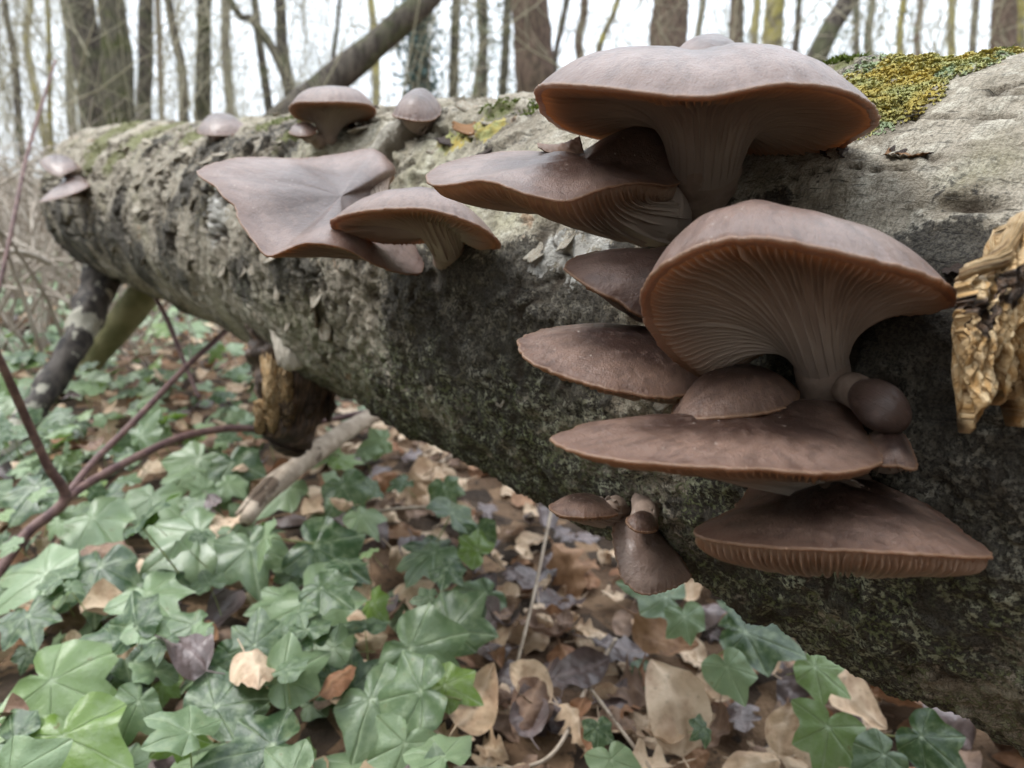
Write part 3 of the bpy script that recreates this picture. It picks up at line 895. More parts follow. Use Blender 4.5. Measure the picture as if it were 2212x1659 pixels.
def button():
    P = [at(1832, 838, .290), at(1850, 846, .280), at(1880, 862, .270), at(1905, 882, .265), at(1928, 905, .264), at(1940, 920, .266)]
    root = empty('oyster_mushroom', P[0], 'small brown egg-shaped button mushroom at the foot of the stout pale stem', 'mushroom', 'oyster mushrooms on the log')
    V, fs, lc = tube([P[0] + (P[0] - P[1]), P[0], P[1], P[2]], [.006, .0062, .0064, .0064], 28, 24, .05, 90, 2)
    obj('stem', mesh('stem', V - P[0], fs, M_STEM), root)
    V, fs, lc = tube(P[1:] , [.0045, .0074, .0083, .0068, .0022], 40, 40, .05, 60, 3)
    th = lc[:, 1]; f = lc[:, 0] / lc[:, 0].max()
    obj('cap', mesh('cap', V - P[0], fs, M_CAP, True, {'rad': .85 - .5 * f, 'pol': np.stack([np.cos(th), np.sin(th), f], 1)}), root)
button()
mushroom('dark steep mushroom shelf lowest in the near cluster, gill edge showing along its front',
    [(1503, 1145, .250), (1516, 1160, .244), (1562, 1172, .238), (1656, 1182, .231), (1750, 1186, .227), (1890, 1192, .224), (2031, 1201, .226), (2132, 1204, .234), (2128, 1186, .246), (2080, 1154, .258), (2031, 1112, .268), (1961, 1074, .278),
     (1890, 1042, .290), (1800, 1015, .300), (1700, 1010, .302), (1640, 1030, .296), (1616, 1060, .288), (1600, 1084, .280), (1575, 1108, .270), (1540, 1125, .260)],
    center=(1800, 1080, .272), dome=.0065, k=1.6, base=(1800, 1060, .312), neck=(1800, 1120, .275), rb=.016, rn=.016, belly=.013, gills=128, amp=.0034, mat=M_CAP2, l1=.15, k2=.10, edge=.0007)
# hanging small ones on the underside
mushroom('small dark mushroom cap sticking out under the belly of the log', [(1188, 1098, .400), (1215, 1114, .392), (1260, 1118, .390), (1300, 1117, .396), (1330, 1112, .41), (1325, 1096, .43), (1290, 1084, .44), (1245, 1078, .435), (1205, 1084, .415)],
    center=(1260, 1098, .412), dome=.006, base=(1338, 1098, .435), neck=(1318, 1104, .422), rb=.007, rn=.007, gills=48, mat=M_CAP2)
mushroom('smooth trumpet-shaped mushroom hanging straight down under the log', [(1330, 1122, .424), (1324, 1150, .416), (1328, 1180, .408), (1334, 1212, .402), (1344, 1248, .398), (1366, 1272, .395), (1394, 1283, .394), (1430, 1277, .396), (1462, 1264, .400), (1488, 1248, .406), (1484, 1228, .410), (1466, 1202, .414), (1446, 1178, .420), (1425, 1152, .426), (1410, 1126, .432), (1370, 1108, .434)],
    center=(1390, 1205, .412), dome=.011, k=2.2, base=(1372, 1098, .445), neck=(1385, 1140, .438), rb=.010, rn=.012, gills=60, mat=M_CAP3, hint=(0, -.9, .4), l1=.2, stemmat=M_STEM, fib=.15)
mushroom('tiny round mushroom bud beside the hanging trumpet-shaped mushroom', [(1354, 1128, .388), (1372, 1146, .382), (1400, 1150, .384), (1418, 1144, .392), (1415, 1126, .404), (1390, 1116, .408), (1364, 1116, .40)],
    center=(1388, 1132, .394), dome=.006, base=(1395, 1090, .415), neck=(1392, 1118, .402), rb=.007, rn=.007, gills=40, mat=M_CAP2)
mushroom('narrow mushroom lobe behind the hanging trumpet-shaped mushroom', [(1432, 1165, .44), (1450, 1190, .43), (1474, 1208, .43), (1478, 1196, .445), (1466, 1180, .455), (1445, 1160, .455)],
    center=(1455, 1184, .442), dome=.005, base=(1420, 1130, .445), neck=(1436, 1158, .444), rb=.006, rn=.006, gills=36, mat=M_CAP2)
# farther along the log
mushroom('thin fluted mushroom sheet drooping off the log with a curled lobe at one corner',
    [(426, 374, .470), (461, 400, .458), (487, 428, .450), (510, 448, .448), (516, 473, .442), (535, 502, .436), (558, 531, .430), (578, 553, .426), (606, 545, .428), (647, 528, .432), (686, 526, .437), (734, 534, .444), (766, 548, .452), (814, 573, .466),
     (862, 589, .482), (903, 592, .500), (914, 572, .52), (905, 520, .545), (880, 450, .565), (840, 410, .572), (850, 384, .568), (852, 368, .566), (838, 346, .572), (810, 324, .582), (782, 324, .584), (750, 331, .580), (702, 338, .570), (638, 344, .552), (557, 341, .528), (494, 345, .500), (455, 358, .482)],
    center=(735, 430, .508), dome=.003, k=2.0, base=(875, 500, .572), neck=(835, 510, .535), rb=.014, rn=.015, belly=.006, gills=110, amp=.0015, l1=.15, k2=.2, lump=.0095, lf=.62)
mushroom('half-round mushroom with fanned gills set before the thin drooping sheet',
    [(715, 480, .455), (750, 464, .440), (814, 454, .428), (894, 451, .421), (958, 460, .419), (1022, 483, .424), (1062, 507, .434), (1077, 528, .448), (1066, 536, .464), (1022, 522, .490), (965, 520, .505), (900, 524, .500), (840, 524, .490), (798, 518, .478), (766, 511, .470), (728, 499, .462)],
    center=(900, 474, .458), dome=.017, k=3.0, base=(972, 562, .512), neck=(965, 532, .492), rb=.010, rn=.011, gills=92, amp=.0036, l1=.45, k2=.5, edge=.0010)
mushroom('stalked mushroom with a flat round cap standing upright on top of the log',
    [(626, 236, .70), (642, 222, .675), (690, 221, .655), (745, 221, .655), (796, 226, .68), (811, 241, .70), (800, 254, .725), (769, 262, .745), (715, 264, .755), (668, 262, .745), (640, 254, .725)],
    center=(718, 242, .703), dome=.0185, k=3.6, base=(706, 326, .72), neck=(708, 298, .715), rb=.0075, rn=.0085, gills=84, amp=.0024, l1=.45, k2=.3, edge=.0012)
mushroom('small mushroom lobe at the foot of the upright stalked mushroom', [(626, 287, .69), (650, 294, .675), (676, 290, .68), (682, 276, .70), (660, 272, .72), (636, 278, .71)], center=(656, 283, .695), dome=.006, base=(690, 306, .71), neck=(674, 295, .70), rb=.006, rn=.006, gills=40)
mushroom('bent brown mushroom cap nodding on a thick pale shaggy stem', [(849, 249, .60), (870, 256, .585), (905, 262, .58), (935, 258, .59), (950, 244, .605), (948, 226, .62), (925, 222, .635), (890, 228, .63), (862, 240, .615)],
    center=(908, 240, .607), dome=.016, k=2.4, base=(866, 306, .624), neck=(894, 268, .612), rb=.015, rn=.012, gills=60, stemmat=M_FUZZ, sink=.03)
mushroom('low rounded mushroom cap lying behind the crest of the log', [(427, 286, .98), (450, 292, .95), (500, 292, .95), (538, 284, .98), (520, 272, 1.03), (470, 268, 1.04), (435, 274, 1.01)], center=(478, 281, .99), dome=.020, k=2.4, base=(480, 305, 1.0), neck=(480, 292, .995), rb=.012, rn=.012, gills=60)
mushroom('oval mushroom cap near the far end of the log, above a curled one', [(87, 352, 1.40), (103, 370, 1.37), (128, 380, 1.36), (150, 372, 1.37), (167, 362, 1.40), (160, 350, 1.45), (120, 344, 1.47), (95, 345, 1.43)], center=(127, 360, 1.41), dome=.017, base=(180, 375, 1.50), neck=(150, 368, 1.43), rb=.012, rn=.012, gills=60)
mushroom('curled mushroom cap near the far end of the log, below an oval one', [(84, 437, 1.35), (119, 431, 1.33), (157, 419, 1.32), (190, 404, 1.35), (192, 394, 1.40), (172, 380, 1.44), (140, 384, 1.44), (125, 408, 1.41), (108, 426, 1.38)], center=(155, 402, 1.38), dome=.012, k=2, base=(196, 410, 1.47), neck=(172, 412, 1.40), rb=.013, rn=.012, gills=60, hint=(0, -.3, 1))

# ------------------------------------------------------------------ things on and of the log
def sheet(name, parent, top, bot, dep, thick, mat, ncol=60, nrow=40, rough=0.004, bulge=0.0, org=None, origin=None, seed=0.0, jag=0.0, ujit=0.0):
    """a ragged slab between two curves drawn as (u, v); dep: depth at (top, bottom)"""
    a = spline(np.array([[u, v, 0] for u, v in top], float), ncol)
    b = spline(np.array([[u, v, 0] for u, v in bot], float), ncol)
    s = np.linspace(0, 1, nrow)[:, None]
    x = np.linspace(0, 1, ncol)[None, :]
    if jag:
        b[:, 1] += jag * (fbm(np.c_[np.linspace(0, 9, ncol), np.zeros(ncol), np.full(ncol, seed)], 3))
    U = a[None, :, 0] * (1 - s) + b[None, :, 0] * s
    W = a[None, :, 1] * (1 - s) + b[None, :, 1] * s
    if ujit:
        gg = np.stack([(s + 0 * x).ravel() * 7, (x + 0 * s).ravel() * 3, np.full(s.size * x.size, seed)], 1)
        U = U + ujit * fbm(gg, 3).reshape(U.shape)
        W = W + .6 * ujit * fbm(gg + 9, 3).reshape(U.shape)
    Dp = dep[0] * (1 - s) + dep[1] * s - bulge * (np.sin(np.pi * s) ** 0.7) * (np.sin(np.pi * (0.08 + 0.84 * x)) ** 0.8)
    P = np.stack([at(u, v, d) for u, v, d in zip(U.ravel(), W.ravel(), Dp.ravel())])
    q = P.copy()
    nrm = -FWD
    lc = np.stack([(s + 0 * x).ravel() * 0.15, (x + 0 * s).ravel() * 0.12, np.full(P.shape[0], seed)], 1)
    dsp = fbm(lc * np.array([30, 110, 1]) + seed, 4, 0.6) * rough + np.abs(pn(lc * np.array([14, 70, 1]) + seed + 4)) * rough * 1.5
    Pf = P + nrm * dsp[:, None]
    Pb = P - nrm * (thick * (0.35 + 0.65 * np.sin(np.pi * x + 0 * s).ravel() ** 0.5))[:, None]
    n = len(P)
    f1 = grid_faces(nrow, ncol)
    f2 = grid_faces(nrow, ncol)[:, ::-1] + n
    i = np.arange(ncol - 1); j = np.arange(nrow - 1)
    eds = [np.stack([i, i + 1, i + 1 + n, i + n], 1)[:, ::-1],
           np.stack([(nrow - 1) * ncol + i, (nrow - 1) * ncol + i + 1, (nrow - 1) * ncol + i + 1 + n, (nrow - 1) * ncol + i + n], 1),
           np.stack([j * ncol, (j + 1) * ncol, (j + 1) * ncol + n, j * ncol + n], 1),
           np.stack([j * ncol + ncol - 1, (j + 1) * ncol + ncol - 1, (j + 1) * ncol + ncol - 1 + n, j * ncol + ncol - 1 + n], 1)[:, ::-1]]
    V = np.concatenate([Pf, Pb])
    o_ = np.zeros(n) if org is None else np.clip(org(s + 0 * x, x + 0 * s), 0, 1).ravel()
    at_ = {'lc': np.concatenate([lc, lc]), 'org': np.concatenate([o_, o_])}
    O = np.asarray(origin if origin is not None else (0, 0, 0), float)
    return obj(name, mesh(name, V - O, [np.concatenate([f1, f2] + eds)], mat, True, at_), parent)

LO = LA
# torn branch stub hanging below the middle of the log, with splinters and a pale tongue of bark
V, fs, lc = tube([at(640, 720, .92), at(640, 800, .90), at(636, 880, .885), at(622, 950, .88), at(612, 972, .88)], [.050, .047, .036, .026, .014], 40, 46, 0.30, 42, 5, True, 0.35)
so = obj('branch_stub', mesh('branch_stub', V - LO, fs, M_ROT, True, {'lc': lc * np.array([1, .04, 1]), 'org': np.full(len(V), .12)}), LOG)
so['label'] = 'dark rotten broken branch stub hanging under the log'
S1 = [([(562, 770), (580, 752), (604, 765)], [(572, 880), (585, 888), (604, 872)], (.865, .845), .95, .030),
      ([(548, 870), (560, 862), (572, 868)], [(552, 934), (562, 940), (570, 930)], (.850, .850), .8, .014),
      ([(572, 872), (590, 866), (608, 870)], [(578, 925), (590, 935), (600, 922)], (.848, .850), .7, .014),
      ([(600, 800), (616, 790), (634, 806)], [(606, 872), (618, 880), (630, 868)], (.850, .845), .6, .016),
      ([(606, 870), (620, 866), (640, 872)], [(610, 915), (622, 930), (632, 912)], (.845, .850), .45, .014),
      ([(640, 790), (670, 780), (700, 800)], [(648, 880), (668, 905), (690, 885)], (.88, .865), .10, .020),
      ([(690, 790), (710, 790), (722, 800)], [(700, 890), (712, 912), (716, 890)], (.90, .885), .05, .012)]
for i, (tp, bt, dp, og, bl) in enumerate(S1):
    sheet('splinter', so, tp, bt, dp, .010, M_ROT, 24, 24, .006, bl * 0.5, (lambda s, x, og=og: og + 0 * s), LO, i * 3.1, 5)
fl = sheet('bark_flap', LOG, [(582, 712), (604, 708), (640, 722)], [(600, 790), (628, 802), (662, 790)], (.812, .800), .004, M_PALEBARK, 26, 26, .0015, .014, None, LO, 2.0, 2)
fl['label'] = 'pale tongue of bark peeling over the rotten stub'

# broken orange stub near the front of the log
S2 = sheet('broken_stub', LOG, [(2082, 606), (2096, 588), (2140, 568), (2170, 548), (2188, 508), (2212, 478), (2280, 450), (2360, 470)],
           [(2084, 740), (2092, 850), (2103, 938), (2112, 860), (2130, 770), (2146, 850), (2158, 876), (2172, 830), (2190, 800), (2206, 890), (2222, 930), (2242, 870), (2300, 820), (2370, 780)], (.236, .234), .010, M_ROT, 120, 80, .0052, .010,
           lambda s, x: 1.0 - 1.1 * np.exp(-((s - .36) / .12) ** 2) - .12 * s + 0.2 * np.sin(17 * x + 6 * s), LO, 8.0, 16, 16)
S2['label'] = 'torn branch stub with an orange rim on the near part of the log'
def shard(pts, wpx, org, seed):
    P = np.array([at(*p) for p in pts])
    R = np.array([w / 2 * p[2] / F for w, p in zip(wpx, pts)])
    V, fs, lc = tube(P, R, 26, len(pts) * 16, .26, 260, seed, True, .55)
    obj('splinter', mesh('splinter', V - LO, fs, M_ROT, True, {'lc': lc * np.array([1, .02, 1]) + seed, 'org': np.full(len(V), org)}), S2)
shard([(2080, 606, .240), (2096, 588, .234), (2130, 572, .230), (2160, 556, .229), (2182, 520, .230), (2206, 486, .232), (2250, 462, .234), (2340, 470, .24)], [20, 30, 30, 34, 30, 34, 34, 30], 1.0, 7)
# curled flakes of bark lifting off the log: each a bent, ragged chip
def flake_mesh(seed):
    rg = np.random.default_rng(seed)
    nx, ny = 9, 7
    x, y = np.meshgrid(np.linspace(-1, 1, nx), np.linspace(0, 1, ny))
    ed = 1 - 0.35 * np.abs(pn(np.stack([x.ravel() * 2, np.zeros(nx * ny), np.full(nx * ny, seed * 3.7)], 1))).reshape(ny, nx)
    w = (0.75 + 0.25 * np.cos(y * 2.2)) * (1 + 0.2 * rg.normal())
    X = x * w * 0.5; Y = y * ed * rg.uniform(0.6, 1.1)
    Z = rg.uniform(0.15, 0.5) * y ** 2 + 0.10 * pn(np.stack([x.ravel() * 1.5, y.ravel() * 1.5, np.full(nx * ny, seed * 1.9)], 1)).reshape(ny, nx)
    Vt = np.stack([X, Y, Z], 2).reshape(-1, 3)
    Vb = Vt - np.array([0, 0, 0.06])
    n = len(Vt); f = grid_faces(ny, nx)
    i = np.arange(nx - 1); j = np.arange(ny - 1)
    e = [np.stack([i, i + n, i + 1 + n, i + 1], 1), np.stack([(ny - 1) * nx + i, (ny - 1) * nx + i + 1, (ny - 1) * nx + i + 1 + n, (ny - 1) * nx + i + n], 1),
         np.stack([j * nx, (j + 1) * nx, (j + 1) * nx + n, j * nx + n], 1), np.stack([j * nx + nx - 1, j * nx + nx - 1 + n, (j + 1) * nx + nx - 1 + n, (j + 1) * nx + nx - 1], 1)]
    return mesh('bark_flake', np.concatenate([Vt, Vb]), np.concatenate([f, f[:, ::-1] + n] + e), M_FLAKE)
FLK = [flake_mesh(i) for i in range(8)]
from mathutils import Matrix
def frame(P, X, Y, Z, s=1.0):
    m = Matrix.Identity(4)
    for i in range(3):
        m[i][0], m[i][1], m[i][2], m[i][3] = X[i] * s, Y[i] * s, Z[i] * s, P[i]
    return m
M_CHIP = mat_simple('orange_chip', (0.34, 0.17, 0.06), (0.20, 0.10, 0.05), 120, 0.7, 0.001)
M_DCHIP = mat_simple('black_chip', (0.018, 0.014, 0.012), (0.08, 0.045, 0.03), 120, 0.7, 0.001)
FLKO = []
for m_ in (M_CHIP, M_DCHIP):
    for f_ in FLK[:4]:
        c_ = f_.copy(); c_.materials.clear(); c_.materials.append(m_); FLKO.append(c_)
def flake(t, ph, size, rot, mat=None, lift=0.0):
    P = surf(t, ph, lift - .001)
    Z = E1 * math.cos(ph) + E2 * math.sin(ph)
    C_ = -E1 * math.sin(ph) + E2 * math.cos(ph)
    Y = -C_ * math.cos(rot) + LD * math.sin(rot)
    X = np.cross(Y, Z)
    o = obj('bark_flake', random.choice(FLK) if mat is None else FLKO[mat * 4 + random.randrange(4)], LOG)
    o.matrix_local = Matrix.Translation(-Vector(LO)) @ frame(P, X, Y, Z, size)
    return o
for i in range(150):
    far = i >= 22
    t = RNG.uniform(0.45, 1.9) if far else RNG.uniform(0.10, 0.45)
    ph = math.radians(RNG.uniform(-35, 75))
    flake(t, ph, RNG.uniform(.008, .024) if far else RNG.uniform(.004, .010), RNG.normal(0, .7))
for (u, v, s, r) in [(1762, 300, .012, .2), (1960, 318, .012, 0), (1290, 470, .012, .6), (1180, 520, .016, .3), (1230, 500, .014, -.3), (1010, 290, .016, .4), (960, 310, .014, .2), (1055, 280, .014, 1.0), (1080, 265, .012, .5), (1450, 840, .010, .2), (1450, 845, .006, .1)]:
    h = log_hit_down(u, v)
    flake(h[1], h[2], s, r)

for (u, v, s, r, m_) in [(1958, 316, .011, .1, 0), (1984, 326, .009, -.4, 0), (2052, 290, .009, .3, 0), (2030, 296, .010, 0, 1), (1965, 306, .010, .5, 1), (1820, 318, .012, .6, 1), (1850, 322, .010, .9, 1), (985, 300, .018, .4, 1), (1012, 292, .020, .9, 1), (965, 305, .010, .2, 1),
                         (1060, 326, .009, .2, 1), (1030, 282, .020, .8, 0), (830, 400, .010, 0, 1), (1140, 495, .012, .2, 0), (1630, 300, .008, 0, 1), (2060, 590, .012, .3, 1), (2075, 560, .012, -.3, 1)]:
    h = log_hit_down(u, v)
    flake(h[1], h[2], s, r, m_)

# yellow lichen lobes and moss tufts
def scatter_on_log(patches, n, fn, name, mat, label):
    parts = []
    for k in range(n):
        t0, p0, r = patches[RNG.integers(len(patches))]
        a, q = RNG.uniform(0, 6.28), r * 1.15 * RNG.uniform(0, 1) ** .75
        t, ph = t0 + q * math.cos(a), p0 + q * math.sin(a) / LR
        parts.append((t, ph))
    T = np.array([p[0] for p in parts]); PH = np.array([p[1] for p in parts])
    H, _ = log_fields(T, PH)
    ps = []
    for t, ph, h in zip(T, PH, H):
        Z = E1 * math.cos(ph) + E2 * math.sin(ph)
        ps.append(fn(log_point(t, ph, LR + h), Z, -E1 * math.sin(ph) + E2 * math.cos(ph)))
    V, f, at_ = join(ps)
    o = obj(name, mesh(name, V - LO, f, mat, True), LOG)
    o['kind'] = 'stuff'
    o['label'] = label
def lobe(P, Z, C_):
    k = 7
    s = RNG.uniform(.0004, .0012)
    a = np.arange(k) / k * 6.283
    rr = s * RNG.uniform(.4, 1.3, k)
    up = s * RNG.uniform(.0, 1.3, k)
    ring = P + LD * (np.cos(a) * rr)[:, None] + C_ * (np.sin(a) * rr)[:, None] + Z * up[:, None]
    V = np.concatenate([ring, [P - Z * .0003]])
    i = np.arange(k)
    return V, np.stack([i, (i + 1) % k, np.full(k, k)], 1), {}
scatter_on_log([(t_, p_, r_ * .85) for t_, p_, r_ in LICH[:8]], 8500, lobe, 'lichen', M_LICH, 'crust of yellow and grey green lichen lobes')
def tuft(P, Z, C_):
    k = 5
    Vs, Fs = [], []
    for i in range(k):
        d = Z * RNG.uniform(.5, 1) + LD * RNG.normal(0, .5) + C_ * RNG.normal(0, .5)
        L = RNG.uniform(.0012, .004)
        sd_ = np.cross(d, RNG.normal(size=3)); sd_ /= np.linalg.norm(sd_)
        Vs += [P - sd_ * .0006, P + sd_ * .0006, P + d * L]
        Fs.append([3 * i, 3 * i + 1, 3 * i + 2])
    return np.array(Vs), np.array(Fs), {}
TUFTS = [log_hit_down(u, v)[1:] + (r,) for u, v, r in [(2146, 98, .005), (1822, 156, .010), (1160, 238, .014), (1085, 243, .014), (640, 262, .03), (600, 275, .025), (700, 268, .02), (250, 300, .07), (320, 288, .07), (400, 290, .05), (215, 330, .05)]]
scatter_on_log(TUFTS, 900, tuft, 'moss', M_MOSS, 'small green moss tufts along the crest of the log')

# a curled scrap of bark lying on the wavy cap, and a bit of stalk on the oval shelf
V_ = []
sc = sheet('bark_scrap', None, [(1160, 308), (1200, 312), (1240, 300), (1252, 292)], [(1162, 318), (1190, 332), (1225, 334), (1262, 331)], (.350, .336), .0012, M_DBRN, 24, 10, .0010, .003, None, at(1205, 330, .336), 4.0, 1.5)
sc.location = at(1205, 330, .336)
tag(sc, 'curled tan scrap of bark lying on the wavy wing-shaped cap', 'bark')
V, fs, lc = tube([at(1303, 706, .318), at(1325, 711, .312), at(1355, 708, .312), at(1372, 712, .314), at(1400, 716, .318)], [.0002, .0003, .0006, .0004, .0003], 6, 20)
so2 = obj('dried_stalk', mesh('dried_stalk', V, fs, M_STICK)); tag(so2, 'thin dried stalk lying on the smooth oval mushroom shelf', 'stalk')

# ------------------------------------------------------------------ branches and canes near the log
def limb(name, label, cat, pts, wpx, mat, rough=.10, ns=12, group=None, rs=25, parent=None):
    P = np.array([at(*p) for p in pts])
    w = np.broadcast_to(np.array(wpx, float), (len(pts),))
    R = np.array([w[i] / 2 * pts[i][2] / F for i in range(len(pts))])
    O = P[-1] if parent is None else np.array(parent.location)
    V, fs, lc = tube(P, R, ns, len(pts) * 10, rough, rs, pts[0][0])
    o = obj(name, mesh(name, V - O, fs, mat), parent)
    if parent is None:
        o.location = O
        tag(o, label, cat, group)
    return o
limb('prop_branch', 'blackened broken branch propping up the far end of the log', 'branch', [(235, 560, 1.72), (205, 640, 1.66), (170, 730, 1.58), (110, 830, 1.50), (30, 950, 1.42), (-40, 1060, 1.36)], [90, 72, 62, 56, 52, 48], M_LEG, .28, 24, None, 22)
limb('olive_branch', 'smooth olive branch stub in the shade behind the prop', 'branch', [(330, 610, 1.85), (285, 670, 1.86), (235, 730, 1.88), (180, 800, 1.9)], [70, 64, 60, 50], M_OLIVE, .08, 18)
cane = limb('bramble_cane', 'forked purple brown bramble cane rising out of the ivy', 'branch', [(-60, 660, .80), (0, 778, .84), (50, 890, .89), (100, 1000, .93), (140, 1078, .96), (60, 1150, .93), (0, 1232, .90), (-40, 1300, .88)], [17, 18, 19, 20, 23, 23, 23, 23], M_CANE, .07)
limb('side_shoot', '', '', [(142, 1074, .96), (200, 1000, 1.02), (300, 900, 1.12), (400, 795, 1.24), (480, 722, 1.36), (530, 670, 1.45)], [17, 15, 14, 13, 12, 11], M_CANE, .07, parent=cane)
limb('side_shoot', '', '', [(142, 1078, .96), (200, 1038, 1.0), (300, 985, 1.06), (400, 942, 1.12), (500, 925, 1.18), (600, 926, 1.24), (720, 905, 1.30), (845, 878, 1.36)], [20, 19, 18, 17, 16, 15, 13, 12], M_CANE, .07, parent=cane)
br = limb('fallen_branch', 'pale weathered branch lying on the litter below the log, split at its end', 'branch', [(850, 868, 1.34), (790, 905, 1.26), (720, 950, 1.18), (640, 1010, 1.09), (570, 1070, 1.01), (530, 1125, .95)], [26, 36, 42, 44, 42, 30], M_STICK, .12, 16)
limb('split_end', '', '', [(620, 1005, 1.08), (590, 1030, 1.04), (550, 1070, .99), (510, 1112, .95)], [12, 20, 20, 8], M_STICK, .12, parent=br)
limb('thin_twig', 'thin grey twig dangling between the log and the ivy', 'twig', [(335, 640, 1.55), (365, 700, 1.52), (395, 775, 1.48), (430, 860, 1.42)], [10, 11, 10, 8], M_CANE, .05, 8)
limb('bare_twig', 'long dark twig crossing behind the far end of the log', 'twig', [(-20, 700, 1.5), (20, 520, 1.6), (60, 330, 1.75), (120, 130, 1.9)], [8, 9, 8, 5], M_CANE, .05, 8)
limb('grey_twig', 'pale slanting twig touching the far end of the log', 'twig', [(-20, 545, 1.9), (50, 545, 1.95), (110, 570, 2.0)], [14, 13, 12], M_BRAM, .06, 8)
for i, (pts, w, lb) in enumerate([([(1100, 1500, .75), (1150, 1300, .86), (1185, 1130, .98), (1200, 1060, 1.04)], 7, 'thin upright stalk beside the fallen oak leaf'),
                                  ([(980, 1659, .62), (1180, 1640, .66), (1270, 1480, .76), (1330, 1380, .84)], 9, 'slender dry stem leaning over pale dead leaves'),
                                  ([(1240, 1440, .78), (1330, 1560, .72), (1420, 1680, .66)], 8, 'straight straw coloured stem lying across the litter'),
                                  ([(690, 1215, .98), (800, 1110, 1.1), (1000, 1095, 1.12)], 8, 'fine grey twig lying behind the ivy mound'),
                                  ([(950, 1000, 1.3), (1010, 960, 1.4), (1050, 905, 1.5)], 7, 'short forked dead stem under the log')]):
    limb('dry_stem', lb, 'stem', pts, w, M_STICK, .05, 7)

# ------------------------------------------------------------------ trees behind
_GF = {}
_K = np.array([0.33, 0.77, 0.55])
def strand(P, r0, r1, ns=4):
    """light tube through P (n,3) without resampling"""
    P = np.asarray(P, float); n = len(P)
    T = np.empty_like(P)
    T[1:-1] = P[2:] - P[:-2]; T[0] = P[1] - P[0]; T[-1] = P[-1] - P[-2]
    T /= np.sqrt((T * T).sum(1))[:, None] + 1e-9
    A = T[:, (1, 2, 0)] * _K[[2, 0, 1]] - T[:, (2, 0, 1)] * _K[[1, 2, 0]]
    A /= np.sqrt((A * A).sum(1))[:, None] + 1e-9
    B = T[:, (1, 2, 0)] * A[:, (2, 0, 1)] - T[:, (2, 0, 1)] * A[:, (1, 2, 0)]
    th = np.arange(ns) / ns * 6.28318
    R = np.linspace(r0, r1, n)
    V = P[:, None] + (A[:, None] * np.cos(th)[None, :, None] + B[:, None] * np.sin(th)[None, :, None]) * R[:, None, None]
    if (n, ns) not in _GF: _GF[(n, ns)] = grid_faces(n, ns, True)
    return V.reshape(-1, 3), _GF[(n, ns)], {}

def branchlets(rg, base, d, L, r, depth, out):
    n = 6
    P = [np.array(base)]
    d = np.array(d) / np.linalg.norm(d)
    for i in range(n - 1):
        d = d + rg.normal(0, .13, 3) + np.array([0, 0, .04]); d /= np.linalg.norm(d)
        P.append(P[-1] + d * L / (n - 1))
    out.append(strand(P, r, r * .35, 4 if depth else 3))
    if depth:
        for k in range(rg.integers(3, 6)):
            i = rg.integers(1, n)
            dd = d + rg.normal(0, .65, 3)
            branchlets(rg, P[i], dd, L * rg.uniform(.35, .65), r * .5, depth - 1, out)

def tree(label, pts, dep, wpx, mat, group='trees standing behind the log', name='bare_tree', height=6.0, limbs=5, cat='tree', lean=False):
    rg = np.random.default_rng(abs(int(pts[0][0] * 7 + dep * 100)))
    P = [at(u, v, dep) for u, v in pts][::-1]
    r = wpx / 2 * dep / F
    lo = P[0]
    if lean:
        dirn = (P[0] - P[1]) / np.linalg.norm(P[0] - P[1])
        kk = (lo[2] - float(gz(lo[0], lo[1])) + .1) / max(-dirn[2], .15)
        foot = lo + dirn * kk
    else:
        foot = np.array([lo[0] + (lo[0] - P[-1][0]) * .3, lo[1], float(gz(lo[0], lo[1])) - .08])
    d = P[-1] - P[0]; d /= np.linalg.norm(d)
    tip = P[-1] + d * (height - P[-1][2]) / max(d[2], .35)
    mid = (P[-1] + tip) / 2 + rg.normal(0, .05, 3)
    C = np.array([foot] + P + [mid, tip])
    R = np.array([r * (1.25 if not lean else 1.05)] + [r * (1.06 - .06 * i) for i in range(len(P))] + [r * .75, r * .4])
    root = empty(name, foot, label, cat, group)
    V, fs, lc = tube(C, R, 16, 60, .10, 7, dep)
    obj('trunk', mesh('trunk', V - foot, fs, mat), root)
    out = []
    for k in range(limbs):
        f = rg.uniform(.35, .95)
        b = P[-1] * (1 - f) + tip * f
        branchlets(rg, b, np.array([rg.normal(0, 1), rg.normal(0, 1), rg.uniform(.4, 1.2)]), rg.uniform(1, 2), r * .3, 1, out)
    if out:
        V, f, _ = join(out)
        obj('crown', mesh('crown', V - foot, f, mat), root)
    return root

tree('stout grey trunk beside a mossy twin trunk behind the far log end', [(172, -10), (182, 60), (196, 150), (214, 300)], 6.2, 64, M_T_GREY)
tree('stout moss-stained trunk with a dark scar, twin of the grey trunk', [(238, -10), (248, 60), (254, 130), (262, 300)], 5.8, 62, M_T_MOSS)
tree('slim straight grey trunk next to the moss-stained trunk', [(316, -10), (315, 130), (312, 280)], 7.0, 30, M_T_GREY)
tr4 = tree('slender curving trunk with a side limb behind the low rounded mushroom', [(362, -10), (378, 80), (394, 160), (400, 290)], 7.0, 20, M_T_GREY)
tree('straight green-tinged trunk above the low rounded mushroom', [(441, -10), (440, 120), (440, 270)], 7.5, 31, M_T_MOSS)
tree('dark forked trunk beside the leaning trunk', [(604, -10), (607, 60), (612, 130), (628, 200), (634, 260)], 6.5, 28, M_T_GREY, limbs=3)
tree('crooked dark limb-like trunk crossing the forked one', [(490, -12), (530, 30), (566, 70), (596, 120), (624, 190), (632, 250)], 6.7, 20, M_T_GREY, limbs=2)
tree('thin dark sapling left of the forked trunk'.replace('left of', 'next to'), [(548, -10), (556, 60), (566, 130), (584, 260)], 7.4, 17, M_T_GREY, limbs=2)
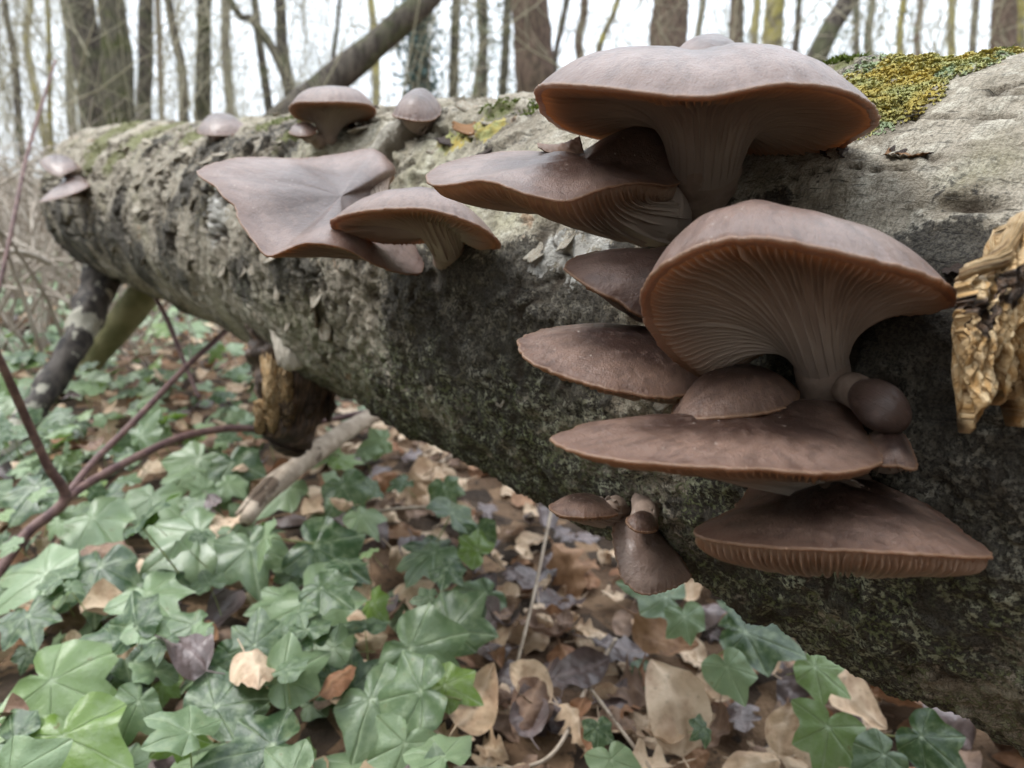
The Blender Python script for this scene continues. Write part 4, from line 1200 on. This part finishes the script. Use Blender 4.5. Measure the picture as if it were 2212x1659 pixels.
tree('thick trunk leaning steeply over the upright stalked mushroom', [(968, -45), (934, -8), (876, 40), (810, 98), (748, 150), (690, 196)], 5.2, 62, M_T_GREY, lean=True, height=3.4, limbs=3)
tree('thin upright shoot rising from the leaning trunk', [(734, -10), (728, 60), (718, 140), (716, 230)], 5.6, 9, M_T_GREY, limbs=1)
tree('slim mossy trunk between the ivy-clad tree and the brown trunk', [(986, -10), (982, 100), (978, 260)], 8.0, 20, M_T_MOSS)
tree('slim dark trunk close beside the broad brown trunk', [(1098, -10), (1092, 110), (1084, 250)], 8.2, 18, M_T_MOSS)
tree('broad brown trunk rising behind the wavy cap', [(1142, -10), (1150, 90), (1160, 250)], 6.0, 84, M_T_BROWN)
tree('thin forked sapling between the two broad brown trunks', [(1338, -10), (1318, 45), (1302, 80), (1290, 150)], 6.5, 14, M_T_YEL, limbs=3)
tree('thin dark sapling hugging the broad brown trunk', [(1226, -10), (1214, 60), (1196, 160)], 6.6, 12, M_T_GREY, limbs=2)
tree('broad brown trunk right behind the topmost mushroom cap'.replace('right ', ''), [(1448, -10), (1444, 60), (1440, 200)], 7.0, 80, M_T_BROWN)
tree('middling grey trunk behind the small rounded cap', [(1590, -10), (1588, 60), (1586, 200)], 9.0, 28, M_T_BROWN)
tree('yellow lichen-covered trunk behind the topmost cap', [(1676, -10), (1670, 60), (1664, 200)], 8.0, 42, M_T_YEL)
tree('dark slanting trunk above the yellow lichen patch', [(1838, -14), (1806, 40), (1774, 100), (1738, 190)], 6.0, 44, M_T_GREY, lean=True)
tree('thin crooked stem leaning on the dark slanting trunk', [(1728, -10), (1724, 60), (1716, 110), (1708, 200)], 7.0, 14, M_T_GREY, limbs=2)
tree('thin yellowish trunk over the log crest', [(1952, -10), (1944, 60), (1940, 200)], 9.0, 15, M_T_YEL)
tree('thin straight ochre trunk standing alone against the sky', [(2056, -10), (2054, 60), (2052, 200)], 9.0, 16, M_T_YEL)
tree('broad reddish brown trunk beside a yellow-lichened one', [(2170, -10), (2168, 60), (2164, 200)], 7.5, 50, M_T_BROWN)
tree('slim yellow-lichened trunk beside the reddish brown one', [(2202, -10), (2200, 60), (2198, 200)], 7.8, 26, M_T_YEL)
tree('slim dark trunk among the thicket twigs', [(8, -10), (20, 60), (34, 150), (48, 330)], 6.0, 14, M_T_GREY)
tree('pale thin trunk among the thicket twigs', [(102, -10), (106, 100), (110, 300)], 8.0, 10, M_T_YEL)
TM = [('the twin stout trunks', 215), ('the low rounded mushroom', 430), ('the dark forked trunk', 610), ('the leaning trunk', 800), ('the ivy-clad tree', 930), ('the broad brown trunk by the wavy cap', 1150), ('the broad brown trunk by the topmost cap', 1445), ('the lichen-covered trunk', 1670), ('the dark slanting trunk', 1790), ('the lone ochre trunk', 2050), ('the reddish brown trunk', 2180), ('the thicket twigs', 30)]
for i, u in enumerate([-120, 66, 136, 340, 488, 800, 1036, 1262, 1520, 1635, 1885, 1990, 2110, 2260, -260, 2400, 2560, 2700, 2860, 3050, 3260, 3500, -420, -560]):
    dd = 10 + 7 * RNG.random()
    tree('distant slim %s trunk far behind %s' % (['grey', 'ochre', 'mossy', 'brown'][i % 4], min(TM, key=lambda m: abs(m[1] - u))[0]), [(u, -10), (u + RNG.normal(0, 9), 100), (u + RNG.normal(0, 16), 260)], dd, RNG.uniform(9, 20), [M_T_GREY, M_T_YEL, M_T_MOSS, M_T_BROWN][i % 4],
         group='distant trunks in the wood', limbs=3, height=7)

def leafy(label, u, v0, v1, dep, wpx, n, mat, tw, name, seed, spread=1.0):
    rg = np.random.default_rng(seed)
    root = tree(label, [(u, v0), (u, (v0 + v1) / 2), (u, v1)], dep, tw, M_T_GREY, name=name, limbs=2)
    foot = np.array(root.location)
    ps = []
    zt = 5.0
    for k in range(n):
        z = rg.uniform(.3, zt)
        w = wpx / 2 * dep / F * spread * rg.uniform(.3, 1.15) * (1 - .2 * math.sin(z * 4 + seed + k % 3))
        a = rg.uniform(0, 6.283)
        P = np.array([foot[0] + w * math.cos(a), foot[1] + w * math.sin(a), foot[2] + z])
        s = rg.uniform(.02, .05)
        x = rg.normal(size=3); x /= np.linalg.norm(x)
        y = np.cross(x, rg.normal(size=3)); y /= np.linalg.norm(y)
        ps.append((np.array([P - x * s * .4, P + y * s, P + x * s * .4, P - y * s]), np.array([[0, 1, 2, 3]]), {}))
    V, f, _ = join(ps)
    obj('foliage', mesh('foliage', V - foot, f, mat, False), root)
leafy('tree trunk wrapped in bluish green ivy beside the leaning trunk', 905, -10, 240, 8.0, 84, 5200, M_BLUE, 46, 'ivy_clad_tree', 3)
leafy('loose evergreen with drooping dark sprays behind the wavy cap', 1045, -10, 240, 10.5, 190, 2600, M_GREENF, 18, 'evergreen_tree', 5)
leafy('loose grey green evergreen beyond the dark slanting trunk', 1850, -10, 200, 12.0, 230, 3200, M_GREENF, 14, 'evergreen_tree', 8)
leafy('faint grey green evergreen near the slim yellowish trunks', 1600, -10, 200, 13.0, 200, 1500, M_GREENF, 14, 'evergreen_tree', 9)

# ------------------------------------------------------------------ thicket of fine twigs, dry brambles
def thicket():
    rg = np.random.default_rng(11)
    out = []
    def stem(u, dep, hmax, r):
        x = (u - CU) / F * dep
        b = np.array([x, dep, float(gz(x, dep))])
        branchlets(rg, b, np.array([rg.normal(0, .28), rg.normal(0, .2), 1.0]), hmax, r, 2, out)
    for k in range(230): stem(rg.uniform(-500, 420), rg.uniform(4.5, 13), rg.uniform(1.6, 4.2), rg.uniform(.0025, .006))
    for k in range(1300):                               # loose sprays of twigs between the stems
        dep = rg.uniform(5, 14)
        u = rg.uniform(-500, 460) if k % 2 else rg.uniform(460, 2900)
        x = (u - CU) / F * dep
        a = rg.uniform(0, 6.283)
        d_ = np.array([math.cos(a), math.sin(a) * .4, rg.normal(.35, .6)])
        branchlets(rg, np.array([x, dep, rg.uniform(.3, 3.6)]), d_, rg.uniform(.5, 1.5), rg.uniform(.003, .0065), 1, out)
    for k in range(90): stem(rg.uniform(420, 900), rg.uniform(5, 13), rg.uniform(1.5, 4), rg.uniform(.004, .008))
    for k in range(230): stem(rg.uniform(900, 3700), rg.uniform(6, 14), rg.uniform(1.6, 4.5), rg.uniform(.004, .009))
    for k in range(420):                                # wood goes on all round, unseen; thick stems added to block low sky light
        a, d_ = rg.uniform(math.radians(75), math.radians(285)), rg.uniform(2.2, 9)
        x, y = d_ * math.sin(a), d_ * math.cos(a)
        branchlets(rg, np.array([x, y, float(gz(x, y))]), np.array([rg.normal(0, .28), rg.normal(0, .2), 1.0]), rg.uniform(1.6, 4.5), rg.uniform(.008, .05), 2, out)
    V, f, _ = join(out)
    o = obj('undergrowth', mesh('undergrowth', V, f, M_TWIG))
    tag(o, 'tangle of bare grey brown twigs and saplings filling the wood behind', 'twigs', kind='stuff')
    out2 = []
    for k in range(420):
        dep = rg.uniform(2.0, 4.6)
        u = rg.uniform(-500, 330)
        x = (u - CU) / F * dep
        b = np.array([x, dep, float(gz(x, dep))])
        a = rg.uniform(0, 6.283); L = rg.uniform(.4, 1.3); h = rg.uniform(.15, .6)
        s = np.linspace(0, 1, 9)
        P = b + np.stack([np.cos(a) * L * s, np.sin(a) * L * s * .5, h * np.sin(np.pi * s ** .8) + .02 * rg.normal(size=9)], 1)
        out2.append(strand(P, rg.uniform(.0025, .006), .0015, 5))
        for j in range(2):
            i = rg.integers(2, 8)
            d = rg.normal(size=3)
            Q = P[i] + d[None] * np.linspace(0, rg.uniform(.1, .3), 5)[:, None]
            out2.append(strand(Q, .002, .001, 3))
    V, f, _ = join(out2)
    o = obj('dry_brambles', mesh('dry_brambles', V, f, M_BRAM))
    tag(o, 'low tangle of dry tan bramble stems beyond the far end of the log', 'brambles', kind='stuff')
thicket()

# ------------------------------------------------------------------ leaves on the ground
def ivy_variant(seed, fine=True):
    rg = np.random.default_rng(seed)
    j = lambda s: rg.normal(0, s)
    L1, L2 = 52 + j(4), 110 + j(6)
    lob = [(-180, .16), (-158, .42 + j(.05)), (-L2, .64 + j(.09)), (-80, .56 + j(.05)), (-L1, .84 + j(.09)), (-25, .64 + j(.06)), (0, 1.0 + j(.10)), (25, .64 + j(.06)), (L1, .84 + j(.09)), (80, .56 + j(.05)), (L2, .64 + j(.09)), (158, .42 + j(.05)), (180, .16)]
    la = np.array([a for a, _ in lob]); lr = np.array([r for _, r in lob])
    veins = [0, -L1, L1, -L2, L2]
    if fine:
        angs = sorted(set([-180] + [v + e for v in veins for e in (-2.2, -.1, .1, 2.2)] + list(np.linspace(-172, 172, 29))))
        rings = [0.0, .12, .3, .5, .7, .86, 1.0]
    else:
        angs = sorted(set([-180] + list(la[1:-1]) + [-66, 66, -13, 13]))
        rings = [0.0, .5, 1.0]
    angs = np.array(angs)
    rr = np.interp(angs, la, lr)
    th = np.radians(angs)
    V, vein = [[0, 0, 0]], [1.0]
    for q in rings[1:]:
        r = rr * q
        x, y = np.sin(th) * r, np.cos(th) * r
        z = -.16 * r ** 2 - .10 * np.abs(x) * (rg.random() - .3) + .05 * np.sin(angs / 26.0 * 3.14) * q ** 2
        dv = np.min([np.abs(angs - v) for v in veins], axis=0)
        vein += list(np.where(dv < .5, 1.0 - .4 * q, 0.0))
        z = z - .010 * (dv < .5) * min(q * 3, 1)
        V += list(np.stack([x, y, z], 1))
    V = np.array(V)
    bend = rg.uniform(-.25, .15)
    V[:, 2] += bend * V[:, 1] ** 2 * np.sign(V[:, 1]) + .05 * pn(V * 2.2 + seed)
    m = len(angs)
    i = np.arange(m)
    f3 = np.stack([np.zeros(m, int), 1 + (i + 1) % m, 1 + i], 1)
    f4 = grid_faces(len(rings) - 1, m, True, 1)
    return V, [f4, f3], np.array(vein)

def dead_variant(seed, kind, fine=True):
    rg = np.random.default_rng(seed)
    ny, nx = (15, 9) if fine else (7, 5)
    y = np.linspace(0, 1, ny)[:, None]; x = np.linspace(-1, 1, nx)[None]
    if kind == 'oval':
        w = .34 * np.sin(np.pi * y ** .8) ** .7 * (1.05 - .25 * y) + .008
    else:
        w = (.30 * np.sin(np.pi * y ** .95) ** .8) * (1 + .42 * np.sin(y * 22 + rg.uniform(0, 3))) + .012
    X = x * w; Y = y + 0 * x + .06 * np.abs(x) * (0 if kind == 'oval' else 1)
    c1, c2, tw = rg.uniform(-1.2, 1.5), rg.uniform(-.9, 1.0), rg.normal(0, .8)
    Z = c1 * X ** 2 * 2.4 + c2 * (Y - .5) ** 2 + tw * X * (Y - .4) + .12 * pn(np.stack([X.ravel() * 5, Y.ravel() * 5, np.full(X.size, seed * 1.7)], 1)).reshape(X.shape)
    X = X + .08 * np.sin(Y * 3 + seed)
    vein = np.where(np.abs(x) < .05, 1.0, .35 * (np.abs(np.sin(y * 24 - np.abs(x) * 5)) > .93)) + 0 * y
    V = np.stack([X, Y - .45, Z], 2).reshape(-1, 3)
    f = grid_faces(ny, nx)
    if fine:                                            # a bit of stalk
        sv, sf, _ = strand(np.array([[V[nx // 2][0], -.45, V[nx // 2][2]], [V[nx // 2][0] + .02, -.58, V[nx // 2][2] + .03], [V[nx // 2][0] + .05, -.72, V[nx // 2][2] + .07]]), .014, .009, 4)
        f = np.concatenate([f, sf + len(V)])
        V = np.concatenate([V, sv]); vein = np.concatenate([vein.ravel(), np.ones(len(sv))])
    return V, [f], np.asarray(vein).ravel()

def leaf_mesh(name, V, f, vein, mat):
    return mesh(name, V, f, mat, True, {'vein': vein, 'lp': V, 'rnd': np.zeros(len(V))})
IVY = [ivy_variant(s) for s in range(14)]
IVYM = [leaf_mesh('ivy_leaf', *v, M_IVY) for v in IVY]
IVYL = [ivy_variant(s, False) for s in range(14)]
DK = [('oval', i) for i in range(7)] + [('oak', i + 20) for i in range(5)]
DMATS = {'tan': M_DTAN, 'brown': M_DBRN, 'orange': M_DORG, 'grey': M_DGRY}
DEAD = [dead_variant(s, k) for k, s in DK]
DEADM = {(i, c): leaf_mesh('dead_leaf', *DEAD[i], DMATS[c]) for i in range(len(DK)) for c in DMATS}
DEADL = [dead_variant(s, k, False) for k, s in DK]
pv, pf, _ = strand(np.array([[0, 0, -.012], [0, -.03, -.10], [.02, -.10, -.35], [.05, -.22, -.75], [.05, -.40, -1.25]]), .011, .020, 6)
PETM = mesh('petiole', pv, pf, M_PET)

def lframe(P, yaw, tilt, tdir, size):
    """leaf axes: normal tilted by 'tilt' towards compass direction 'tdir', tip heading 'yaw'"""
    Z = np.array([math.sin(tilt) * math.cos(tdir), math.sin(tilt) * math.sin(tdir), math.cos(tilt)])
    Y = np.array([math.cos(yaw), math.sin(yaw), 0.0])
    Y = Y - Z * (Y @ Z); Y /= np.linalg.norm(Y)
    X = np.cross(Y, Z)
    return X, Y, Z, P, size

def occluded(P):
    u, v, z = proj(P)
    h = log_hit(u, v)
    return h is not None and h[1] > -.5 and h[1] < T_END and h[0] < z

def in_frame(u, v, m=25):
    return -m < u < 2212 + m and -m < v < 1659 + m

def ivy_p(u, v):
    ub = 640 + (v - 700) * .34
    return float(sst(ub + 210, ub - 140, u))

IVY_ROOT = empty('ground_ivy', (-.5, 1.0, 0), 'carpet of green lobed ivy leaves on long stalks below the log', 'ivy')
IR = Vector(IVY_ROOT.location)
def put_ivy(k, fr):
    X, Y, Z, P, s = fr
    o = obj('leaf', IVYM[k], IVY_ROOT)
    o.matrix_local = Matrix.Translation(-IR) @ frame(P, X, Y, Z, s)
    obj('petiole', PETM, o)
    return o

HERO = [  # u, v, width px, heading of the tip (deg, picture plane: 0 = away to the side, -90 = towards the camera), tilt towards the camera
    (135, 1590, 260, -75, 30), (110, 1470, 220, -20, 35), (300, 1515, 120, -95, 45), (215, 1225, 170, -80, 30), (670, 1300, 190, -60, 45), (885, 1400, 200, -45, 45), (800, 1510, 190, -50, 30),
    (590, 1610, 190, 200, 20), (510, 1420, 110, -100, 40), (875, 1605, 150, -100, 45), (1610, 1365, 165, -30, 30), (1570, 1440, 110, -80, 40), (1030, 1150, 85, -90, 55), (430, 1150, 190, -130, 25),
    (680, 1180, 170, -30, 35), (540, 1180, 150, -70, 30), (100, 1240, 170, 170, 25), (260, 1380, 170, -120, 20), (60, 1330, 120, -60, 25), (500, 1000, 120, -70, 40), (430, 990, 120, -110, 40),
    (1440, 1290, 130, 160, 25), (1760, 1440, 110, -50, 35), (1790, 1570, 150, -110, 40), (1990, 1590, 140, -60, 40), (1910, 1630, 120, -150, 30), (1480, 1330, 90, -80, 40), (930, 1290, 60, 190, 20),
    (1290, 1570, 70, -90, 35), (1320, 1640, 110, -80, 35), (30, 1600, 150, 180, 30), (390, 1580, 110, -90, 60), (320, 1280, 150, -40, 15), (420, 1350, 120, -150, 15), (740, 1050, 110, -60, 40), (620, 1050, 110, -120, 40),
    (960, 1050, 80, -80, 45), (1560, 1230, 80, -40, 35), (1700, 1330, 70, -110, 35), (330, 1075, 130, -80, 25), (200, 1120, 150, -40, 20), (80, 1050, 130, -100, 25), (960, 1480, 110, -30, 35), (720, 1400, 120, -160, 25)]
heroP = []
for i, (u, v, w, yaw, tl) in enumerate(HERO):
    P = on_z(u, v, .085)
    _, _, z = proj(P)
    s = w / F * z / 1.30
    heroP.append((P, s))
    put_ivy(i % 14, lframe(P, math.radians(yaw), math.radians(tl), math.radians(-90 + 12 * math.sin(i)), s))

cands = []
rg = np.random.default_rng(21)
n_try = 0
while n_try < 15000:
    n_try += 1
    y = .25 + 4.5 * rg.random() ** 1.25
    x = rg.uniform(-1.1, 1.1) * (y * .8 + .5)
    P0 = np.array([x, y, 0.0])
    u, v, z = proj(P0)
    if z < .1: continue
    p = ivy_p(u, v)
    clump = .5 + .45 * math.sin(x * 5.3 + 1.7 * math.sin(y * 4.1)) * math.sin(y * 6.7 + 1.3 * math.sin(x * 3.7))
    p = max(p, .16 * (clump > .6) + .03)
    if rg.random() > p * .40: continue
    cands.append((x, y))
cx = np.array(cands)
cz = gz(cx[:, 0], cx[:, 1])
rows = []
for (x, y), z0 in zip(cands, cz):
    hgt = rg.uniform(.01, .115)
    s = rg.uniform(.016, .044) * (1.35 if rg.random() < .2 else 1)
    P = np.array([x, y, z0 + hgt])
    if any(np.linalg.norm(P[:2] - h[0][:2]) < .6 * h[1] and P[2] > h[0][2] - .03 for h in heroP):
        P[2] = z0 + .02
    fr = lframe(P, rg.uniform(0, 6.283), abs(rg.normal(.45, .28)), rg.normal(-math.pi / 2, .9), s)
    u, v, z = proj(P)
    vis = in_frame(u, v) and not occluded(P)
    rows.append((s / z * (1 if vis else .001) * (.6 + 6 * hgt), int(rg.integers(14)), fr, hgt))
rows.sort(key=lambda r: -r[0])
NI = 300 - len(HERO)
for sc_, k, fr, h in rows[:NI]:
    put_ivy(k, fr)
ps = []
for sc_, k, (X, Y, Z, P, s), h in rows[NI:]:
    V, f, vein = IVYL[k]
    W = P + s * (V[:, :1] * X + V[:, 1:2] * Y + V[:, 2:] * Z)
    ps.append((W, f, {'vein': vein * .6, 'lp': V, 'rnd': np.full(len(V), rg.random())}))
V, f, at_ = join(ps)
o = obj('leaves', mesh('ivy_leaves', V - np.array(IR), f, M_IVY, True, at_), IVY_ROOT)
o['kind'] = 'stuff'

# dead leaves: the ones that show largest are things, the rest one litter
def shape_word(i):
    V = DEAD[i][0][:135].reshape(15, 9, 3)
    cup = (V[7, 0, 2] + V[7, 8, 2]) / 2 - V[7, 4, 2]
    bend = (V[0, 4, 2] + V[14, 4, 2]) / 2 - V[7, 4, 2]
    tw = V[13, 8, 2] - V[13, 0, 2]
    return 'twisted' if abs(tw) > .16 else 'cupped' if cup > .10 else 'arched' if cup < -.10 else 'upcurled' if bend > .05 else 'flat'
LAB = {('oval', 'tan'): 'pale tan oval dead leaf lying in the leaf litter', ('oval', 'brown'): 'brown oval dead leaf lying in the leaf litter', ('oval', 'orange'): 'orange brown oval dead leaf lying in the leaf litter',
       ('oval', 'grey'): 'wet dark grey oval dead leaf lying in the leaf litter', ('oak', 'tan'): 'pale tan lobed oak leaf lying in the leaf litter', ('oak', 'brown'): 'brown lobed oak leaf lying in the leaf litter',
       ('oak', 'orange'): 'orange brown lobed oak leaf lying in the leaf litter', ('oak', 'grey'): 'wet dark grey lobed oak leaf lying in the leaf litter'}
MARKS = [('below the hanging mushrooms', (1390, 1330)), ('under the near belly of the log', (1850, 1480)), ('below the rotten stub', (640, 1010)), ('beside the pale fallen branch', (740, 1000)), ('near the forked bramble cane', (170, 1120)),
         ('at the edge of the ivy carpet', (1000, 1350)), ('around the large pale stalked leaf', (1430, 1560)), ('under the far end of the log', (330, 760)), ('in the open litter by the slender dry stem', (1180, 1500)), ('in the shade under the middle of the log', (1000, 1060)), ('close to the broad ivy leaf on bare litter', (1620, 1380))]
MARKP = [(m, on_z(u, v, .03)) for m, (u, v) in MARKS]
def where(P):
    return min(MARKP, key=lambda m: np.linalg.norm(P[:2] - m[1][:2]))[0]
def put_dead(i, c, fr, label=None):
    X, Y, Z, P, s = fr
    o = obj('dead_leaf', DEADM[(i, c)])
    o.matrix_world = frame(P, X, Y, Z, s)
    tag(o, label or LAB[(DK[i][0], c)].replace('lying in the leaf litter', where(P)).replace('oval dead leaf', shape_word(i) + ' oval leaf').replace('lobed oak leaf', shape_word(i) + ' lobed oak leaf'), 'leaf', 'dead leaves of the litter')
    return o
DH = [(1445, 1530, 250, 100, 35, 0, 'tan', 'large pale tan dead leaf with its stalk up, among brown litter'), (885, 1075, 110, 95, 60, 8, 'tan', 'pale tan lobed leaf propped upright just under the log'),
      (1215, 1215, 150, -80, 50, 9, 'orange', 'rusty orange oak leaf standing on edge below the hanging mushrooms'), (1430, 1375, 170, -40, 25, 1, 'orange', 'long tan leaf with a rolled rusty edge next to an ivy leaf'),
      (1960, 1440, 210, 150, 25, 2, 'tan', 'big tan dead leaf tucked under the near belly of the log'), (2080, 1540, 200, 60, 35, 3, 'grey', 'broad grey purple dead leaf under the near end of the log'),
      (1700, 1580, 150, 70, 40, 4, 'tan', 'rounded tan leaf leaning against another beside pale litter'), (460, 1565, 120, 20, 15, 5, 'tan', 'crumpled tan leaf nested among ivy leaves'),
      (130, 1320, 150, -20, 30, 6, 'brown', 'folded brown leaf under an ivy leaf on a tall stalk'), (270, 1110, 130, 10, 20, 0, 'tan', 'bleached tan leaf lying on top of the ivy'),
      (180, 785, 85, 80, 60, 10, 'orange', 'orange tan leaf caught beside the blackened prop branch'), (800, 1145, 110, -70, 60, 3, 'grey', 'dark plum coloured leaf in the gap below the log'),
      (970, 1225, 120, -60, 30, 5, 'grey', 'shiny slate grey leaf near a small yellow green ivy leaf'), (1020, 1520, 190, 60, 30, 1, 'tan', 'curved tan leaf with a pointed tip beside the ivy mound'),
      (1620, 1660, 170, 10, 20, 2, 'tan', 'flat greyish tan leaf overlapping the large stalked leaf'), (1250, 1440, 150, 20, 30, 6, 'grey', 'glossy purple brown leaf in a damp hollow'),
      (1840, 1500, 190, -50, 25, 0, 'tan', 'long pinkish tan leaf with a straight midrib'), (1150, 1480, 140, 140, 30, 4, 'tan', 'cupped pale leaf catching the light on the litter'), (820, 1040, 90, 30, 40, 3, 'orange', 'red brown leaf glinting behind the ivy')]
for i, (u, v, w, yaw, tl, k, c, lb) in enumerate(DH):
    P = on_z(u, v, .035)
    _, _, z = proj(P)
    put_dead(k, c, lframe(P, math.radians(yaw), math.radians(tl), math.radians(-90 + 15 * math.sin(i * 2)), w / F * z * .85), lb)
rg = np.random.default_rng(33)
xy = []
for k in range(8200):
    y = .2 + 4.6 * rg.random() ** 1.3
    xy.append((rg.uniform(-1.1, 1.1) * (y * .8 + .5), y))
xy = np.array(xy)
zz = gz(xy[:, 0], xy[:, 1])
rows = []
for (x, y), z0 in zip(xy, zz):
    h = rg.uniform(.002, .035)
    P = np.array([x, y, z0 + h])
    s = rg.uniform(.024, .066)
    fr = lframe(P, rg.uniform(0, 6.283), abs(rg.normal(0, .42)), rg.normal(-math.pi / 2, 1.2), s)
    u, v, z = proj(P)
    if z < .1: continue
    pv_ = 1 - ivy_p(u, v)
    if pv_ < .6 and rg.random() < .07:
        P[2] += rg.uniform(.03, .075); pv_ = .8
    if pv_ < .4 and rg.random() < .45: continue
    vis = in_frame(u, v, 10) and not occluded(P)
    i = int(rg.choice(len(DK), p=[.105] * 7 + [.053] * 5))
    c = ['tan', 'brown', 'orange', 'grey'][rg.choice(4, p=[.44, .22, .16, .18])]
    rows.append((s / z * (pv_ + .02) * (1 if vis else .001) * (.5 + 12 * h), i, c, fr))
rows.sort(key=lambda r: -r[0])
ND = 300 - len(DH)
for sc_, i, c, fr in rows[:ND]:
    put_dead(i, c, fr)
for c in DMATS:
    ps = []
    for sc_, i, cc, (X, Y, Z, P, s) in rows[ND:]:
        if cc != c: continue
        V, f, vein = DEADL[i]
        W = P + s * (V[:, :1] * X + V[:, 1:2] * Y + V[:, 2:] * Z)
        ps.append((W, f, {'vein': vein * .6, 'lp': V, 'rnd': np.full(len(V), rg.random())}))
    V, f, at_ = join(ps)
    o = obj('leaf_litter', mesh('leaf_litter', V, f, DMATS[c], True, at_))
    tag(o, {'tan': 'pale tan', 'brown': 'brown', 'orange': 'rusty orange', 'grey': 'wet grey'}[c] + ' small dead leaves strewn over the forest floor', 'leaf litter', kind='stuff')
